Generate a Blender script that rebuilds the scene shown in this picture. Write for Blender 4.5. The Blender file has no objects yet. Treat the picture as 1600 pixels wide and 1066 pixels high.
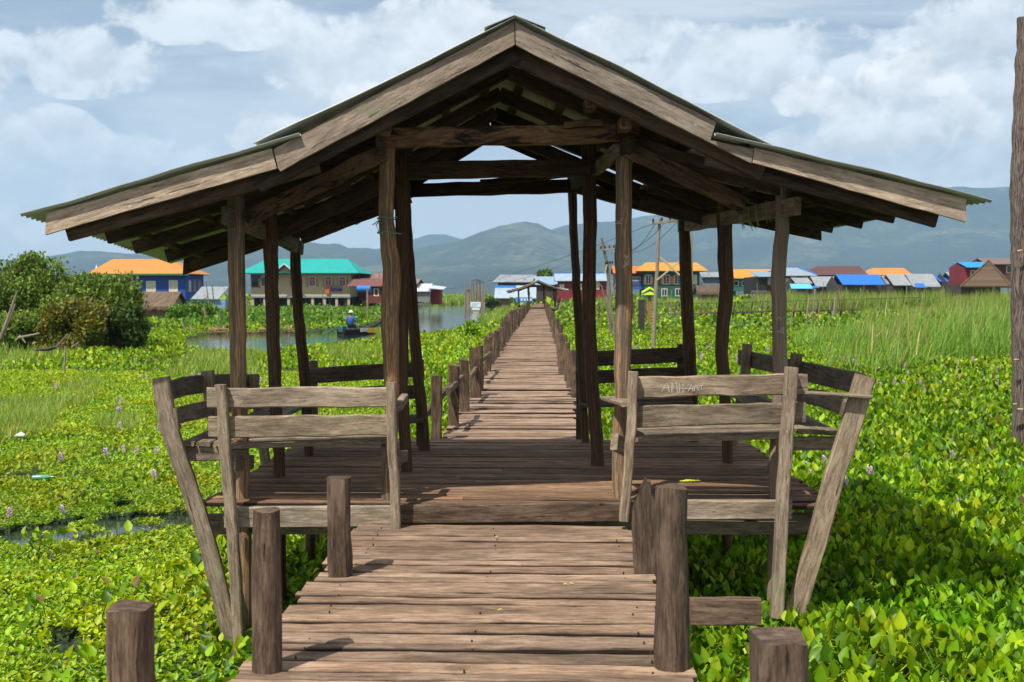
import bpy, math, random
import numpy as np
from mathutils import Vector, Matrix, Euler, noise
random.seed(7); rng = np.random.default_rng(11)
R = math.radians
scene = bpy.context.scene
COL = scene.collection

# ------------------------------------------------------------------ camera
F = 1600.0; HOR = 456.0; VPX = 848.0; CZ = 2.5      # measured on the 1600 x 1066 photograph
cam = bpy.data.objects.new("camera", bpy.data.cameras.new("camera")); COL.objects.link(cam)
cam.data.sensor_width = 36; cam.data.lens = 36; cam.data.clip_start = 0.05; cam.data.clip_end = 60000
yaw = math.atan((VPX - 800) / F); pit = math.atan((533 - HOR) / F)
cam.location = (0, 0, CZ); cam.rotation_euler = (math.pi / 2 - pit, 0, yaw)
cam.data.dof.use_dof = True; cam.data.dof.focus_distance = 8.0; cam.data.dof.aperture_fstop = 5.0
scene.camera = cam
CR = Euler((math.pi / 2 - pit, 0, yaw)).to_matrix()
def ray(px, py): return CR @ Vector(((px - 800) / F, -(py - 533) / F, -1))
def at(px, py, d):
    r = ray(px, py); return Vector((0, 0, CZ)) + r * (d / r.y)
def gnd(px, py, z=0.0):
    r = ray(px, py); return Vector((0, 0, CZ)) + r * ((z - CZ) / r.z)

# ------------------------------------------------------------------ light
SUNV = Vector((-0.36, -0.50, 1.0)).normalized()      # towards the sun
sun = bpy.data.objects.new("sun", bpy.data.lights.new("sun", 'SUN')); COL.objects.link(sun)
sun.data.energy = 4.8; sun.data.angle = R(0.6); sun.data.color = (1.0, 0.955, 0.88)
sun.rotation_euler = SUNV.to_track_quat('Z', 'Y').to_euler(); sun.location = (0, 0, 40)
world = bpy.data.worlds.new("World"); scene.world = world; world.use_nodes = True
scene.view_settings.view_transform = 'Standard'; scene.view_settings.look = 'None'
scene.view_settings.gamma = 1; scene.view_settings.exposure = 0.3
scene.cycles.volume_bounces = 1

def build_world():
    nt = world.node_tree; N = nt.nodes; L = nt.links
    for n in list(N): N.remove(n)
    out = N.new('ShaderNodeOutputWorld'); tc = N.new('ShaderNodeTexCoord')
    sky = N.new('ShaderNodeTexSky'); sky.sky_type = 'NISHITA'; sky.sun_disc = False
    sky.sun_elevation = math.asin(SUNV.z); sky.sun_rotation = math.atan2(SUNV.x, SUNV.y)
    sky.air_density = 1.0; sky.dust_density = 1.2
    b1 = N.new('ShaderNodeBackground'); b1.inputs[1].default_value = 0.075; L.new(sky.outputs[0], b1.inputs[0])
    def math_(op, a, b=None, c=None, clamp=False):
        m = N.new('ShaderNodeMath'); m.operation = op; m.use_clamp = clamp
        for i, v in enumerate((a, b, c)):
            if v is None: continue
            if isinstance(v, (int, float)): m.inputs[i].default_value = v
            else: L.new(v, m.inputs[i])
        return m.outputs[0]
    def noise_(vec, scale, detail, rough=.55, dist=0, sc=(1, 1, 1), loc=(0, 0, 0)):
        mp = N.new('ShaderNodeMapping'); mp.inputs['Scale'].default_value = sc; mp.inputs['Location'].default_value = loc
        L.new(vec, mp.inputs[0]); n = N.new('ShaderNodeTexNoise'); n.inputs['Scale'].default_value = scale
        n.inputs['Detail'].default_value = detail; n.inputs['Roughness'].default_value = rough
        n.inputs['Distortion'].default_value = dist; L.new(mp.outputs[0], n.inputs[0]); return n.outputs[0]
    g = tc.outputs['Generated']
    def ramp(v, a, b):
        m = N.new('ShaderNodeMapRange'); m.interpolation_type = 'SMOOTHSTEP'
        m.inputs[1].default_value = a; m.inputs[2].default_value = b; L.new(v, m.inputs[0]); return m.outputs[0]
    # thin streaked veil
    veil_n = noise_(g, 3.2, 9, .62, .6, (1, 1, 4.2), (.3, 0, .4))
    veil = ramp(veil_n, .36, .60)
    fine = noise_(g, 14, 8, .65, .3, (1, 1, 2.6), (2, 0, 1))
    # heaped clouds: gaussians about fixed directions, roughened
    def field(vec): return math_('ADD', math_('MULTIPLY', noise_(vec, 22, 12, .60, .25, (1, 1, 1.25), (5, 1, 0)), .60), math_('MULTIPLY', noise_(vec, 7, 3, .5, .2, (1, 1, 1.5), (1, 4, 0)), .40))
    dist_n = field(g)
    sh_ = N.new('ShaderNodeVectorMath'); sh_.operation = 'ADD'; L.new(g, sh_.inputs[0]); sh_.inputs[1].default_value = (-.006, 0, .016)
    lit = math_('ADD', .5, math_('MULTIPLY', math_('SUBTRACT', dist_n, field(sh_.outputs[0])), 5.5), clamp=True)
    def blob(px, py, rx, ry, tilt=0):
        d = ray(px, py).normalized()
        right = Vector((d.y, -d.x, 0)).normalized(); up = right.cross(d)
        def dot(v):
            n = N.new('ShaderNodeVectorMath'); n.operation = 'DOT_PRODUCT'; L.new(g, n.inputs[0]); n.inputs[1].default_value = v; return n.outputs['Value']
        x = math_('DIVIDE', dot(right), rx / F); y = math_('DIVIDE', dot(up), ry / F)
        r2 = math_('ADD', math_('MULTIPLY', x, x), math_('MULTIPLY', y, y))
        fr = math_('GREATER_THAN', dot(d), 0.2)
        return math_('MULTIPLY', math_('SUBTRACT', 1.0, r2, clamp=True), fr)
    def heap(blobs, k=4.8, lo=.12, hi=.66):
        s = None
        for b in blobs:
            v = blob(*b); s = v if s is None else math_('MAXIMUM', s, v)
        e = math_('MULTIPLY', math_('ADD', s, math_('MULTIPLY', math_('SUBTRACT', dist_n, .5), k)), ramp(s, 0.0, .18))
        return ramp(e, lo, hi), s
    h1, s1 = heap([(75, 245, 110, 75), (140, 300, 150, 60), (250, 250, 120, 45), (30, 330, 100, 55), (100, 90, 150, 60), (320, 30, 200, 45), (600, 110, 190, 90), (440, 210, 90, 45), (690, 60, 140, 70),
                   (1450, 120, 210, 90), (1560, 60, 150, 80), (1500, 250, 210, 110), (1330, 245, 180, 60), (1120, 100, 200, 60), (1230, 60, 160, 40), (1000, 60, 120, 50), (-250, 200, 260, 200), (1900, 200, 260, 200), (80, 225, 90, 60)])
    h2, s2 = heap([(1262, 152, 62, 34), (1305, 164, 66, 20), (1430, 125, 90, 60), (1475, 190, 90, 50), (450, 205, 60, 26), (560, 160, 80, 40), (1600, 330, 200, 60), (1380, 210, 120, 50)], 5.0, .25, .75)
    horizon = N.new('ShaderNodeSeparateXYZ'); L.new(g, horizon.inputs[0])
    low = ramp(math_('MULTIPLY', horizon.outputs[2], -1.0), -.20, -.02)
    over = math_('MAXIMUM', veil, low)
    shade = math_('ADD', math_('MULTIPLY', lit, .30), .78)
    def bg(col, st, mul=None):
        b = N.new('ShaderNodeBackground'); b.inputs[0].default_value = (*col, 1)
        if mul is None: b.inputs[1].default_value = st
        else: L.new(math_('MULTIPLY', mul, st), b.inputs[1])
        return b.outputs[0]
    def mix(f, a, b):
        m = N.new('ShaderNodeMixShader'); L.new(f, m.inputs[0]); L.new(a, m.inputs[1]); L.new(b, m.inputs[2]); return m.outputs[0]
    s = mix(math_('ADD', math_('MULTIPLY', over, .60), .24), b1.outputs[0], bg((.82, .86, .90), .90))
    s = mix(math_('MULTIPLY', low, .55), s, bg((.84, .88, .93), 1.0))
    s = mix(math_('MULTIPLY', h1, .80), s, bg((.88, .88, .88), 1.05, shade))
    s = mix(math_('MULTIPLY', h2, .92), s, bg((1.0, .97, .93), 1.08, shade))
    L.new(s, out.inputs[0])
build_world()

# ------------------------------------------------------------------ materials
def mat_new(name):
    m = bpy.data.materials.new(name); m.use_nodes = True; nt = m.node_tree
    p = nt.nodes['Principled BSDF']; return m, nt, p
class G:   # small node helper
    def __init__(s, nt): s.nt = nt
    def n(s, t, **k):
        x = s.nt.nodes.new(t)
        for a, b in k.items(): setattr(x, a, b)
        return x
    def l(s, a, b): s.nt.links.new(a, b)
    def noise(s, vec, scale, detail=4, rough=.6, dist=0):
        x = s.n('ShaderNodeTexNoise'); x.inputs['Scale'].default_value = scale; x.inputs['Detail'].default_value = detail
        x.inputs['Roughness'].default_value = rough; x.inputs['Distortion'].default_value = dist
        if vec is not None: s.l(vec, x.inputs[0])
        return x.outputs[0]
    def ramp(s, v, stops):
        x = s.n('ShaderNodeValToRGB'); cr = x.color_ramp
        while len(cr.elements) < len(stops): cr.elements.new(.5)
        for e, (p, c) in zip(cr.elements, stops): e.position = p; e.color = (*c, 1) if len(c) == 3 else c
        s.l(v, x.inputs[0]); return x.outputs[0]
    def rng(s, v, a, b, c=0, d=1):
        x = s.n('ShaderNodeMapRange'); x.inputs[1].default_value = a; x.inputs[2].default_value = b
        x.inputs[3].default_value = c; x.inputs[4].default_value = d; s.l(v, x.inputs[0]); return x.outputs[0]
    def mix(s, f, a, b, mode='MIX'):
        x = s.n('ShaderNodeMix', data_type='RGBA', blend_type=mode)
        for i, v in ((0, f), (6, a), (7, b)):
            if isinstance(v, (int, float)): x.inputs[i].default_value = v
            elif isinstance(v, tuple): x.inputs[i].default_value = (*v, 1)
            else: s.l(v, x.inputs[i])
        return x.outputs[2]
    def math(s, op, a, b=0):
        x = s.n('ShaderNodeMath', operation=op)
        for i, v in enumerate((a, b)):
            if isinstance(v, (int, float)): x.inputs[i].default_value = v
            else: s.l(v, x.inputs[i])
        return x.outputs[0]
def wood(name, dark, mid, light, patch=None, lichen=0.0, bark=False, blotch=.5, rough=.88, bump=.5, scorch=0, white=0):
    m, nt, p = mat_new(name); g = G(nt)
    uv = g.n('ShaderNodeUVMap'); uv.uv_map = 'uv'
    at_ = g.n('ShaderNodeAttribute', attribute_name='tint')
    sep = g.n('ShaderNodeSeparateXYZ'); g.l(uv.outputs[0], sep.inputs[0])
    def vec(su, sv, off=0):
        c = g.n('ShaderNodeCombineXYZ'); g.l(g.math('MULTIPLY', sep.outputs[0], su), c.inputs[0]); g.l(g.math('MULTIPLY', sep.outputs[1], sv), c.inputs[1])
        g.l(g.math('MULTIPLY_ADD', at_.outputs['Fac'], 37.0), c.inputs[2]); c.inputs[2].links[0].from_node.inputs[2].default_value = off; return c.outputs[0]
    fib = g.noise(vec(7, 60), 1, 10, .75, .15)
    crk = g.noise(vec(3.6, 52, 4), 1, 8, .72, .5)
    bro = g.noise(vec(1.7, 5, 9), 1, 5, .65, .4)
    fin = g.noise(vec(45, 150, 2), 1, 4, .75)
    col = g.ramp(fib, [(.31, dark), (.49, mid), (.68, light)])
    pal = g.rng(g.noise(vec(3.2, 15, 81), 1, 7, .75, .3), .50, .60); col = g.mix(g.math('MULTIPLY', pal, .45), col, tuple(x * 1.25 for x in light))
    col = g.mix(1.0, col, (1.0, .965, .88), 'MULTIPLY')
    bf = g.rng(bro, .32, .68, 1 - blotch, 1 + blotch * .55)
    col = g.mix(1.0, col, g.ramp(bf, [(0, (0, 0, 0)), (1, (1, 1, 1))]), 'MULTIPLY')
    cf = g.rng(crk, .33, .39, 0.0, 1.0)
    col = g.mix(g.math('MULTIPLY', g.math('SUBTRACT', 1.0, cf), .85), col, tuple(c * .25 for c in dark))
    wv = g.math('FRACT', g.math('MULTIPLY', at_.outputs['Fac'], 7.31)); col = g.mix(g.math('MULTIPLY', wv, .4), col, g.mix(1.0, col, (1.08, .92, .76), 'MULTIPLY'))
    tv = g.rng(at_.outputs['Fac'], 0, 1, .68, 1.24)
    hsv = g.n('ShaderNodeHueSaturation'); g.l(col, hsv.inputs['Color']); g.l(tv, hsv.inputs['Value'])
    hsv.inputs['Saturation'].default_value = 1.0; col = hsv.outputs[0]
    col = g.mix(.35, col, g.ramp(fin, [(.3, (.35, .35, .35)), (.7, (1, 1, 1))]), 'MULTIPLY')
    if patch:
        pn = g.noise(vec(7, 14, 31), 1, 8, .75, .2)
        pf = g.math('MULTIPLY', g.rng(pn, .50, .53), g.rng(g.noise(vec(.9, 3, 44), 1, 2, .5), .44, .52))
        col = g.mix(pf, col, g.mix(fib, tuple(c * .55 for c in patch), tuple(min(1, c * 1.25) for c in patch)))
    if scorch:
        sn = g.noise(vec(3.0, 9, 51), 1, 5, .7, .6); sf = g.rng(sn, .50, .60)
        col = g.mix(g.math('MULTIPLY', sf, scorch), col, (.008, .006, .004))
    ge = g.n('ShaderNodeAttribute', attribute_name='grime'); col = g.mix(g.math('MULTIPLY', ge.outputs['Fac'], .92), col, (.012, .008, .006))
    if lichen:
        ln = g.noise(vec(7, 9, 61), 1, 5, .7); lf = g.rng(ln, .60 - .06 * lichen, .70)
        col = g.mix(g.math('MULTIPLY', lf, .7), col, (.20, .23, .12))
    if white:
        wn = g.noise(vec(16, 30, 71), 1, 3, .6); wf = g.rng(wn, .70, .74)
        col = g.mix(g.math('MULTIPLY', wf, white), col, (.55, .56, .50))
    g.l(col, p.inputs['Base Color']); p.inputs['Roughness'].default_value = rough
    p.inputs['Specular IOR Level'].default_value = .25
    hb = g.math('ADD', g.math('MULTIPLY', fib, .5), g.math('MULTIPLY', cf, .6)); hb = g.math('ADD', hb, g.math('MULTIPLY', fin, .2))
    b = g.n('ShaderNodeBump'); b.inputs['Strength'].default_value = bump; b.inputs['Distance'].default_value = .012
    g.l(hb, b.inputs['Height']); g.l(b.outputs[0], p.inputs['Normal'])
    return m
def paint(name, col, vary=.25, rough=.7, boards=0, metal=0, rust=0, scale=1.5, axis=0):
    m, nt, p = mat_new(name); g = G(nt)
    tc = g.n('ShaderNodeTexCoord').outputs['Object']
    n = g.noise(tc, scale, 6, .65); c = g.mix(n, tuple(x * (1 - vary) for x in col), tuple(min(1, x * (1 + vary)) for x in col))
    if rust:
        mp = g.n('ShaderNodeMapping'); g.l(tc, mp.inputs[0]); mp.inputs['Scale'].default_value = (2.2, .35, .35)
        rn = g.noise(mp.outputs[0], 1.3, 6, .7); c = g.mix(g.rng(rn, .62 - rust * .3, .68 - rust * .2), c, (.20, .085, .05))
    g.l(c, p.inputs['Base Color']); p.inputs['Roughness'].default_value = rough; p.inputs['Metallic'].default_value = metal
    if boards:
        w = g.n('ShaderNodeTexWave', wave_type='BANDS', bands_direction='XYZ'[axis]); w.inputs['Scale'].default_value = boards
        g.l(tc, w.inputs[0]); b = g.n('ShaderNodeBump'); b.inputs['Strength'].default_value = .6; b.inputs['Distance'].default_value = .04
        g.l(w.outputs[1], b.inputs['Height']); g.l(b.outputs[0], p.inputs['Normal'])
        c = g.mix(.32, c, w.outputs[0], 'MULTIPLY'); c = g.mix(g.math('MULTIPLY', g.rng(g.noise(tc, .9, 7, .75), .46, .66), .38), c, tuple(x * .35 + .02 for x in col)); g.l(c, p.inputs['Base Color'])
    return m
def leafmat(name, trans=.35, rough=.38, spec=.5, tm=(1.9, 1.7, .7)):
    m, nt, p = mat_new(name); g = G(nt)
    a = g.n('ShaderNodeAttribute', attribute_name='col'); geo = g.n('ShaderNodeNewGeometry')
    g.l(a.outputs['Color'], p.inputs['Base Color']); p.inputs['Roughness'].default_value = rough; p.inputs['Specular IOR Level'].default_value = spec
    t = g.n('ShaderNodeBsdfTranslucent'); c = g.mix(1.0, a.outputs['Color'], tm, 'MULTIPLY'); g.l(c, t.inputs[0])
    mx = g.n('ShaderNodeMixShader'); mx.inputs[0].default_value = trans; g.l(p.outputs[0], mx.inputs[1]); g.l(t.outputs[0], mx.inputs[2])
    g.l(mx.outputs[0], nt.nodes['Material Output'].inputs[0]); return m
M = {}
M['deck'] = wood('deck_wood', (.11, .070, .047), (.28, .192, .140), (.45, .335, .26), blotch=.5, bump=.6)
M['floor'] = wood('floor_wood', (.08, .045, .028), (.23, .138, .085), (.38, .25, .165), blotch=.42, bump=.5)
M['fascia'] = wood('fascia_wood', (.19, .15, .125), (.36, .30, .25), (.53, .455, .39), blotch=.3, lichen=.25, bump=.8, white=.6)
M['bench'] = wood('bench_wood', (.10, .078, .058), (.23, .185, .145), (.41, .345, .28), blotch=.38, lichen=.35, bump=.6, white=.25)
M['stub'] = wood('stub_wood', (.04, .026, .019), (.120, .082, .061), (.25, .185, .14), blotch=.6, bump=.7)
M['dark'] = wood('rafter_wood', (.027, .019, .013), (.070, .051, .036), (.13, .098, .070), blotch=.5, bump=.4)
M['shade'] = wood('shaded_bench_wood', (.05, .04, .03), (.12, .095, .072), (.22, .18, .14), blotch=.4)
M['tie'] = wood('beam_wood', (.06, .037, .022), (.17, .108, .068), (.28, .19, .13), blotch=.4, scorch=.9)
M['post'] = wood('post_wood', (.075, .058, .045), (.19, .152, .12), (.36, .30, .24), patch=(.62, .33, .12), blotch=.5, bump=.8, white=.2)
M['post_grey'] = wood('grey_post_wood', (.11, .085, .068), (.26, .21, .165), (.42, .35, .285), blotch=.4, bump=.8, white=.2)
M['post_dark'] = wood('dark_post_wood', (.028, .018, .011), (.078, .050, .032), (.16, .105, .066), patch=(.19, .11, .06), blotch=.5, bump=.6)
M['pole'] = wood('pole_wood', (.10, .085, .07), (.24, .20, .17), (.40, .35, .30), blotch=.3)
M['black'] = paint('gap_shade', (.012, .011, .010), .3)  # flat black standing in for shade inside openings
M['metal'] = paint('roof_metal', (.42, .45, .40), .25, .5, metal=.1, rust=.12, scale=3)
def bark():
    m, nt, p = mat_new('bark'); g = G(nt); uv = g.n('ShaderNodeUVMap'); uv.uv_map = 'uv'
    mp = g.n('ShaderNodeMapping'); g.l(uv.outputs[0], mp.inputs[0]); mp.inputs['Scale'].default_value = (4.2, 19, 1)
    v = g.noise(mp.outputs[0], 1, 7, .7, 1.2); v2 = g.noise(mp.outputs[0], 6, 4, .6)
    c = g.ramp(v, [(.42, (.012, .008, .006)), (.47, (.10, .065, .048)), (.55, (.27, .205, .165)), (.72, (.44, .36, .30))])
    c = g.mix(.4, c, g.ramp(v2, [(.3, (.4, .4, .4)), (.7, (1, 1, 1))]), 'MULTIPLY')
    g.l(c, p.inputs['Base Color']); p.inputs['Roughness'].default_value = .9
    b = g.n('ShaderNodeBump'); b.inputs['Strength'].default_value = 1; b.inputs['Distance'].default_value = .03
    g.l(v, b.inputs['Height']); g.l(b.outputs[0], p.inputs['Normal']); return m
M['bark'] = bark()
M['leaf'] = leafmat('hyacinth_leaf', .30, .46, .32)
M['grass'] = leafmat('grass_blade', .35, .55, .3)
M['bush'] = leafmat('bush_leaf', .25, .5, .3)
M['petal'] = leafmat('petal', .3, .6, .2, (1.0, 1.0, 1.0))

# ------------------------------------------------------------------ mesh building
WL = {}     # world location of every Empty / mesh, for children
def tag(o, label=None, cat=None, group=None, kind=None):
    for k, v in (('label', label), ('category', cat), ('group', group), ('kind', kind)):
        if v: o[k] = v
    return o
def empty(name, loc, label, cat, group=None):
    o = bpy.data.objects.new(name, None); COL.objects.link(o); o.location = loc; o.empty_display_size = .2
    WL[o.name] = Vector(loc); return tag(o, label, cat, group)
def rect(w, h, c=.006):
    a, b = w / 2, h / 2; c = min(c, a * .6, b * .6)
    return [(-a + c, -b), (a - c, -b), (a, -b + c), (a, b - c), (a - c, b), (-a + c, b), (-a, b - c), (-a, -b + c)]
def logsec(r, n=10, irr=.07):
    ph = random.random() * 6
    return [(r * (1 + irr * math.sin(2 * 6.283 * i / n + ph) + random.uniform(-irr, irr) * .6) * math.cos(6.283 * i / n), r * (1 + irr * math.cos(3 * 6.283 * i / n + ph)) * math.sin(6.283 * i / n)) for i in range(n)]
class MB:
    def __init__(s): s.v = []; s.f = []; s.uv = []; s.t = []; s.sm = []; s.e = []
    def add(s, verts, faces, uvs, tint, smooth=False, edge=None):
        b = len(s.v); s.v += [tuple(x) for x in verts]; s.t += [tint] * len(verts); s.e += edge or [0.0] * len(verts)
        for f, u in zip(faces, uvs): s.f.append([b + i for i in f]); s.uv.append(u); s.sm.append(smooth)
    def sweep(s, pts, sec, scl=None, up=(0, 0, 1), jit=0.0, jf=6, tint=None, smooth=False, nsub=0, caps=True, topcut=0, grime=0):
        pts = [Vector(p) for p in pts]; up = Vector(up)
        if scl is None: scl = [1.0] * len(pts)
        if nsub:
            q = []; qs = []
            for i in range(len(pts) - 1):
                for k in range(nsub):
                    t = k / nsub; q.append(pts[i].lerp(pts[i + 1], t)); qs.append(scl[i] * (1 - t) + scl[i + 1] * t)
            q.append(pts[-1]); qs.append(scl[-1]); pts, scl = q, qs
        tint = random.random() if tint is None else tint
        n = len(sec); uo = random.random() * 20; vo = random.random() * 20; rings = []; us = []; u = uo
        per = [0]
        for i in range(n): a, b = sec[i], sec[(i + 1) % n]; per.append(per[-1] + math.hypot(a[0] - b[0], a[1] - b[1]))
        for i, p in enumerate(pts):
            t = (pts[min(i + 1, len(pts) - 1)] - pts[max(i - 1, 0)]).normalized()
            sd = t.cross(up)
            if sd.length < 1e-4: sd = t.cross(Vector((0, 1, 0)))
            sd.normalize(); uv_ = sd.cross(t)
            r = []
            for a, b in sec:
                q = p + sd * a * scl[i] + uv_ * b * scl[i]
                if topcut and i == len(pts) - 1: q = q + Vector((0, 0, topcut * (a + .6 * b) * scl[i]))
                if jit: q = q + noise.noise_vector(q * jf + Vector((tint * 90, 0, 0))) * jit
                r.append(q)
            rings.append(r)
            if i: u += (pts[i] - pts[i - 1]).length
            us.append(u)
        V = [q for r in rings for q in r]; Fc = []; U = []
        for i in range(len(pts) - 1):
            for k in range(n):
                k2 = (k + 1) % n
                Fc.append((i * n + k, i * n + k2, (i + 1) * n + k2, (i + 1) * n + k))
                U.append([(us[i], vo + per[k]), (us[i], vo + per[k + 1]), (us[i + 1], vo + per[k + 1]), (us[i + 1], vo + per[k])])
        E = None
        if grime:
            am = max(abs(a) for a, b in sec); E = [grime if abs(abs(a) - am) < 1e-6 else 0.0 for _ in pts for a, b in sec]
        s.add(V, Fc, U, tint, smooth, E)
        if caps:
            for idx, rev in ((0, True), (len(pts) - 1, False)):
                r = rings[idx]; fc = list(range(n)); fc = fc[::-1] if rev else fc
                s.add(r, [tuple(fc)], [[(uo + sec[i][0] * 3, vo + sec[i][1] * 1.0) for i in fc]], tint, False)
    def beam(s, p0, p1, w, h, up=(0, 0, 1), jit=.004, nsub=4, tint=None, c=.006):
        s.sweep([p0, p1], rect(w, h, c), up=up, jit=jit, nsub=nsub, tint=tint)
    def extr(s, poly, off, grain=None, tint=None):
        tint = random.random() if tint is None else tint
        poly = [Vector(p) for p in poly]; off = Vector(off); n = len(poly)
        g = (Vector(grain) if grain else (poly[1] - poly[0])).normalized(); c = off.normalized().cross(g).normalized(); uo = random.random() * 20
        V = poly + [p + off for p in poly]
        def uv(i): return (uo + V[i].dot(g), V[i].dot(c) + V[i].dot(off.normalized()))
        Fc = [tuple(range(n)), tuple(range(2 * n - 1, n - 1, -1))] + [(i, i + n, (i + 1) % n + n, (i + 1) % n) for i in range(n)]
        s.add(V, Fc, [[uv(i) for i in f] for f in Fc], tint)
    def box(s, x0, x1, y0, y1, z0, z1, tint=None):
        s.extr([(x0, y0, z0), (x1, y0, z0), (x1, y0, z1), (x0, y0, z1)], (0, y1 - y0, 0), tint=tint)
    def quad(s, pts, th=None):
        if th is None: s.add(pts, [tuple(range(len(pts)))], [[(0, 0)] * len(pts)], .5)
        else: s.extr(pts, th)
    def build(s, name, mat, parent=None, origin=None):
        me = bpy.data.meshes.new(name)
        o = Vector((0, 0, 0))
        if parent is not None: o = WL[parent.name]
        elif origin is not None: o = Vector(origin)
        me.from_pydata([(x - o.x, y - o.y, z - o.z) for x, y, z in s.v], [], s.f)
        ul = me.uv_layers.new(name='uv'); flat = [c for u in s.uv for q in u for c in q]; ul.data.foreach_set('uv', flat)
        a = me.attributes.new('tint', 'FLOAT', 'POINT'); a.data.foreach_set('value', s.t)
        if any(s.e): a = me.attributes.new('grime', 'FLOAT', 'POINT'); a.data.foreach_set('value', s.e)
        me.polygons.foreach_set('use_smooth', s.sm); me.materials.append(mat); me.update()
        ob = bpy.data.objects.new(name, me); COL.objects.link(ob)
        if parent is not None: ob.parent = parent
        elif origin is not None: ob.location = o
        WL[ob.name] = o; return ob
def copy_tree(o, parent=None):
    c = o.copy(); COL.objects.link(c); c.parent = parent
    for ch in [x for x in list(COL.objects) if x.parent == o]: copy_tree(ch, c)
    return c
def instmesh(name, mat, tv, tf, pos, rot, scale, cols, kind=None, smooth=True):
    """one mesh of many small leaf shapes: template tv/tf placed with rotation matrices"""
    tv = np.asarray(tv, np.float32); k = len(tv); n = len(pos)
    sc = np.asarray(scale, np.float32); sc = sc[:, None, None] if sc.ndim == 1 else sc[:, None, :]
    V = np.einsum('nij,nkj->nki', rot.astype(np.float32), tv[None] * sc) + pos[:, None, :].astype(np.float32)
    me = bpy.data.meshes.new(name); me.vertices.add(n * k); me.vertices.foreach_set('co', V.reshape(-1))
    lens = np.array([len(f) for f in tf]); flat = np.concatenate([np.array(f) for f in tf])
    loops = (flat[None] + (np.arange(n) * k)[:, None]).reshape(-1).astype(np.int32)
    me.loops.add(len(loops)); me.loops.foreach_set('vertex_index', loops)
    st = np.concatenate([[0], np.cumsum(lens)[:-1]]); starts = (st[None] + (np.arange(n) * len(flat))[:, None]).reshape(-1).astype(np.int32)
    me.polygons.add(len(starts)); me.polygons.foreach_set('loop_start', starts)
    me.polygons.foreach_set('use_smooth', np.full(len(starts), smooth))
    me.update(calc_edges=True)
    c = np.ones((n, k, 4), np.float32); c[:, :, :3] = cols[:, None, :] if cols.ndim == 2 else cols
    a = me.attributes.new('col', 'FLOAT_COLOR', 'POINT'); a.data.foreach_set('color', c.reshape(-1))
    me.materials.append(mat); ob = bpy.data.objects.new(name, me); COL.objects.link(ob); WL[ob.name] = Vector((0, 0, 0)); return ob
def rots(yaw_, tilt, roll=None):
    n = len(yaw_); cy, sy, ct, st = np.cos(yaw_), np.sin(yaw_), np.cos(tilt), np.sin(tilt); z = np.zeros(n); o = np.ones(n)
    Rz = np.stack([cy, -sy, z, sy, cy, z, z, z, o], 1).reshape(n, 3, 3); Rx = np.stack([o, z, z, z, ct, -st, z, st, ct], 1).reshape(n, 3, 3)
    Q = Rz @ Rx
    if roll is not None:
        cr, sr = np.cos(roll), np.sin(roll); Ry = np.stack([cr, z, sr, z, o, z, -sr, z, cr], 1).reshape(n, 3, 3); Q = Q @ Ry
    return Q

# ------------------------------------------------------------------ setting: water, marsh bed, hills
def poly_w(pts, z=0.0): return np.array([[gnd(x, y, z).x, gnd(x, y, z).y] for x, y in pts])
WATER = [poly_w(p) for p in (
    [(290, 531), (330, 522), (430, 521), (540, 518), (600, 503), (650, 481), (700, 474.5), (735, 472), (748, 481), (792, 480), (812, 489), (790, 500), (760, 511), (735, 517), (700, 523), (655, 526), (600, 538), (540, 543), (450, 554), (330, 558), (285, 553)],
    [(-40, 850), (0, 836), (60, 826), (150, 814), (290, 806), (310, 832), (200, 850), (130, 864), (30, 868)],
    [(345, 552), (415, 550), (420, 560), (350, 562)], [(215, 574), (258, 569), (262, 577), (220, 580)],
    [(70, 1005), (120, 1000), (135, 1040), (90, 1046)], [(175, 795), (200, 790), (215, 800), (180, 805)], [(10, 752), (60, 748), (70, 756), (20, 760)], [(150, 712), (185, 710), (190, 716), (155, 718)])]
def inpoly(x, y, P):
    r = np.zeros(len(x), bool); j = len(P) - 1
    for i in range(len(P)):
        xi, yi = P[i]; xj, yj = P[j]
        with np.errstate(divide='ignore', invalid='ignore'):
            r ^= ((yi > y) != (yj > y)) & (x < (xj - xi) * (y - yi) / (yj - yi + 1e-12) + xi)
        j = i
    return r
def in_water(x, y):
    r = np.zeros(len(x), bool)
    for P in WATER: r |= inpoly(x, y, P)
    return r
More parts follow.
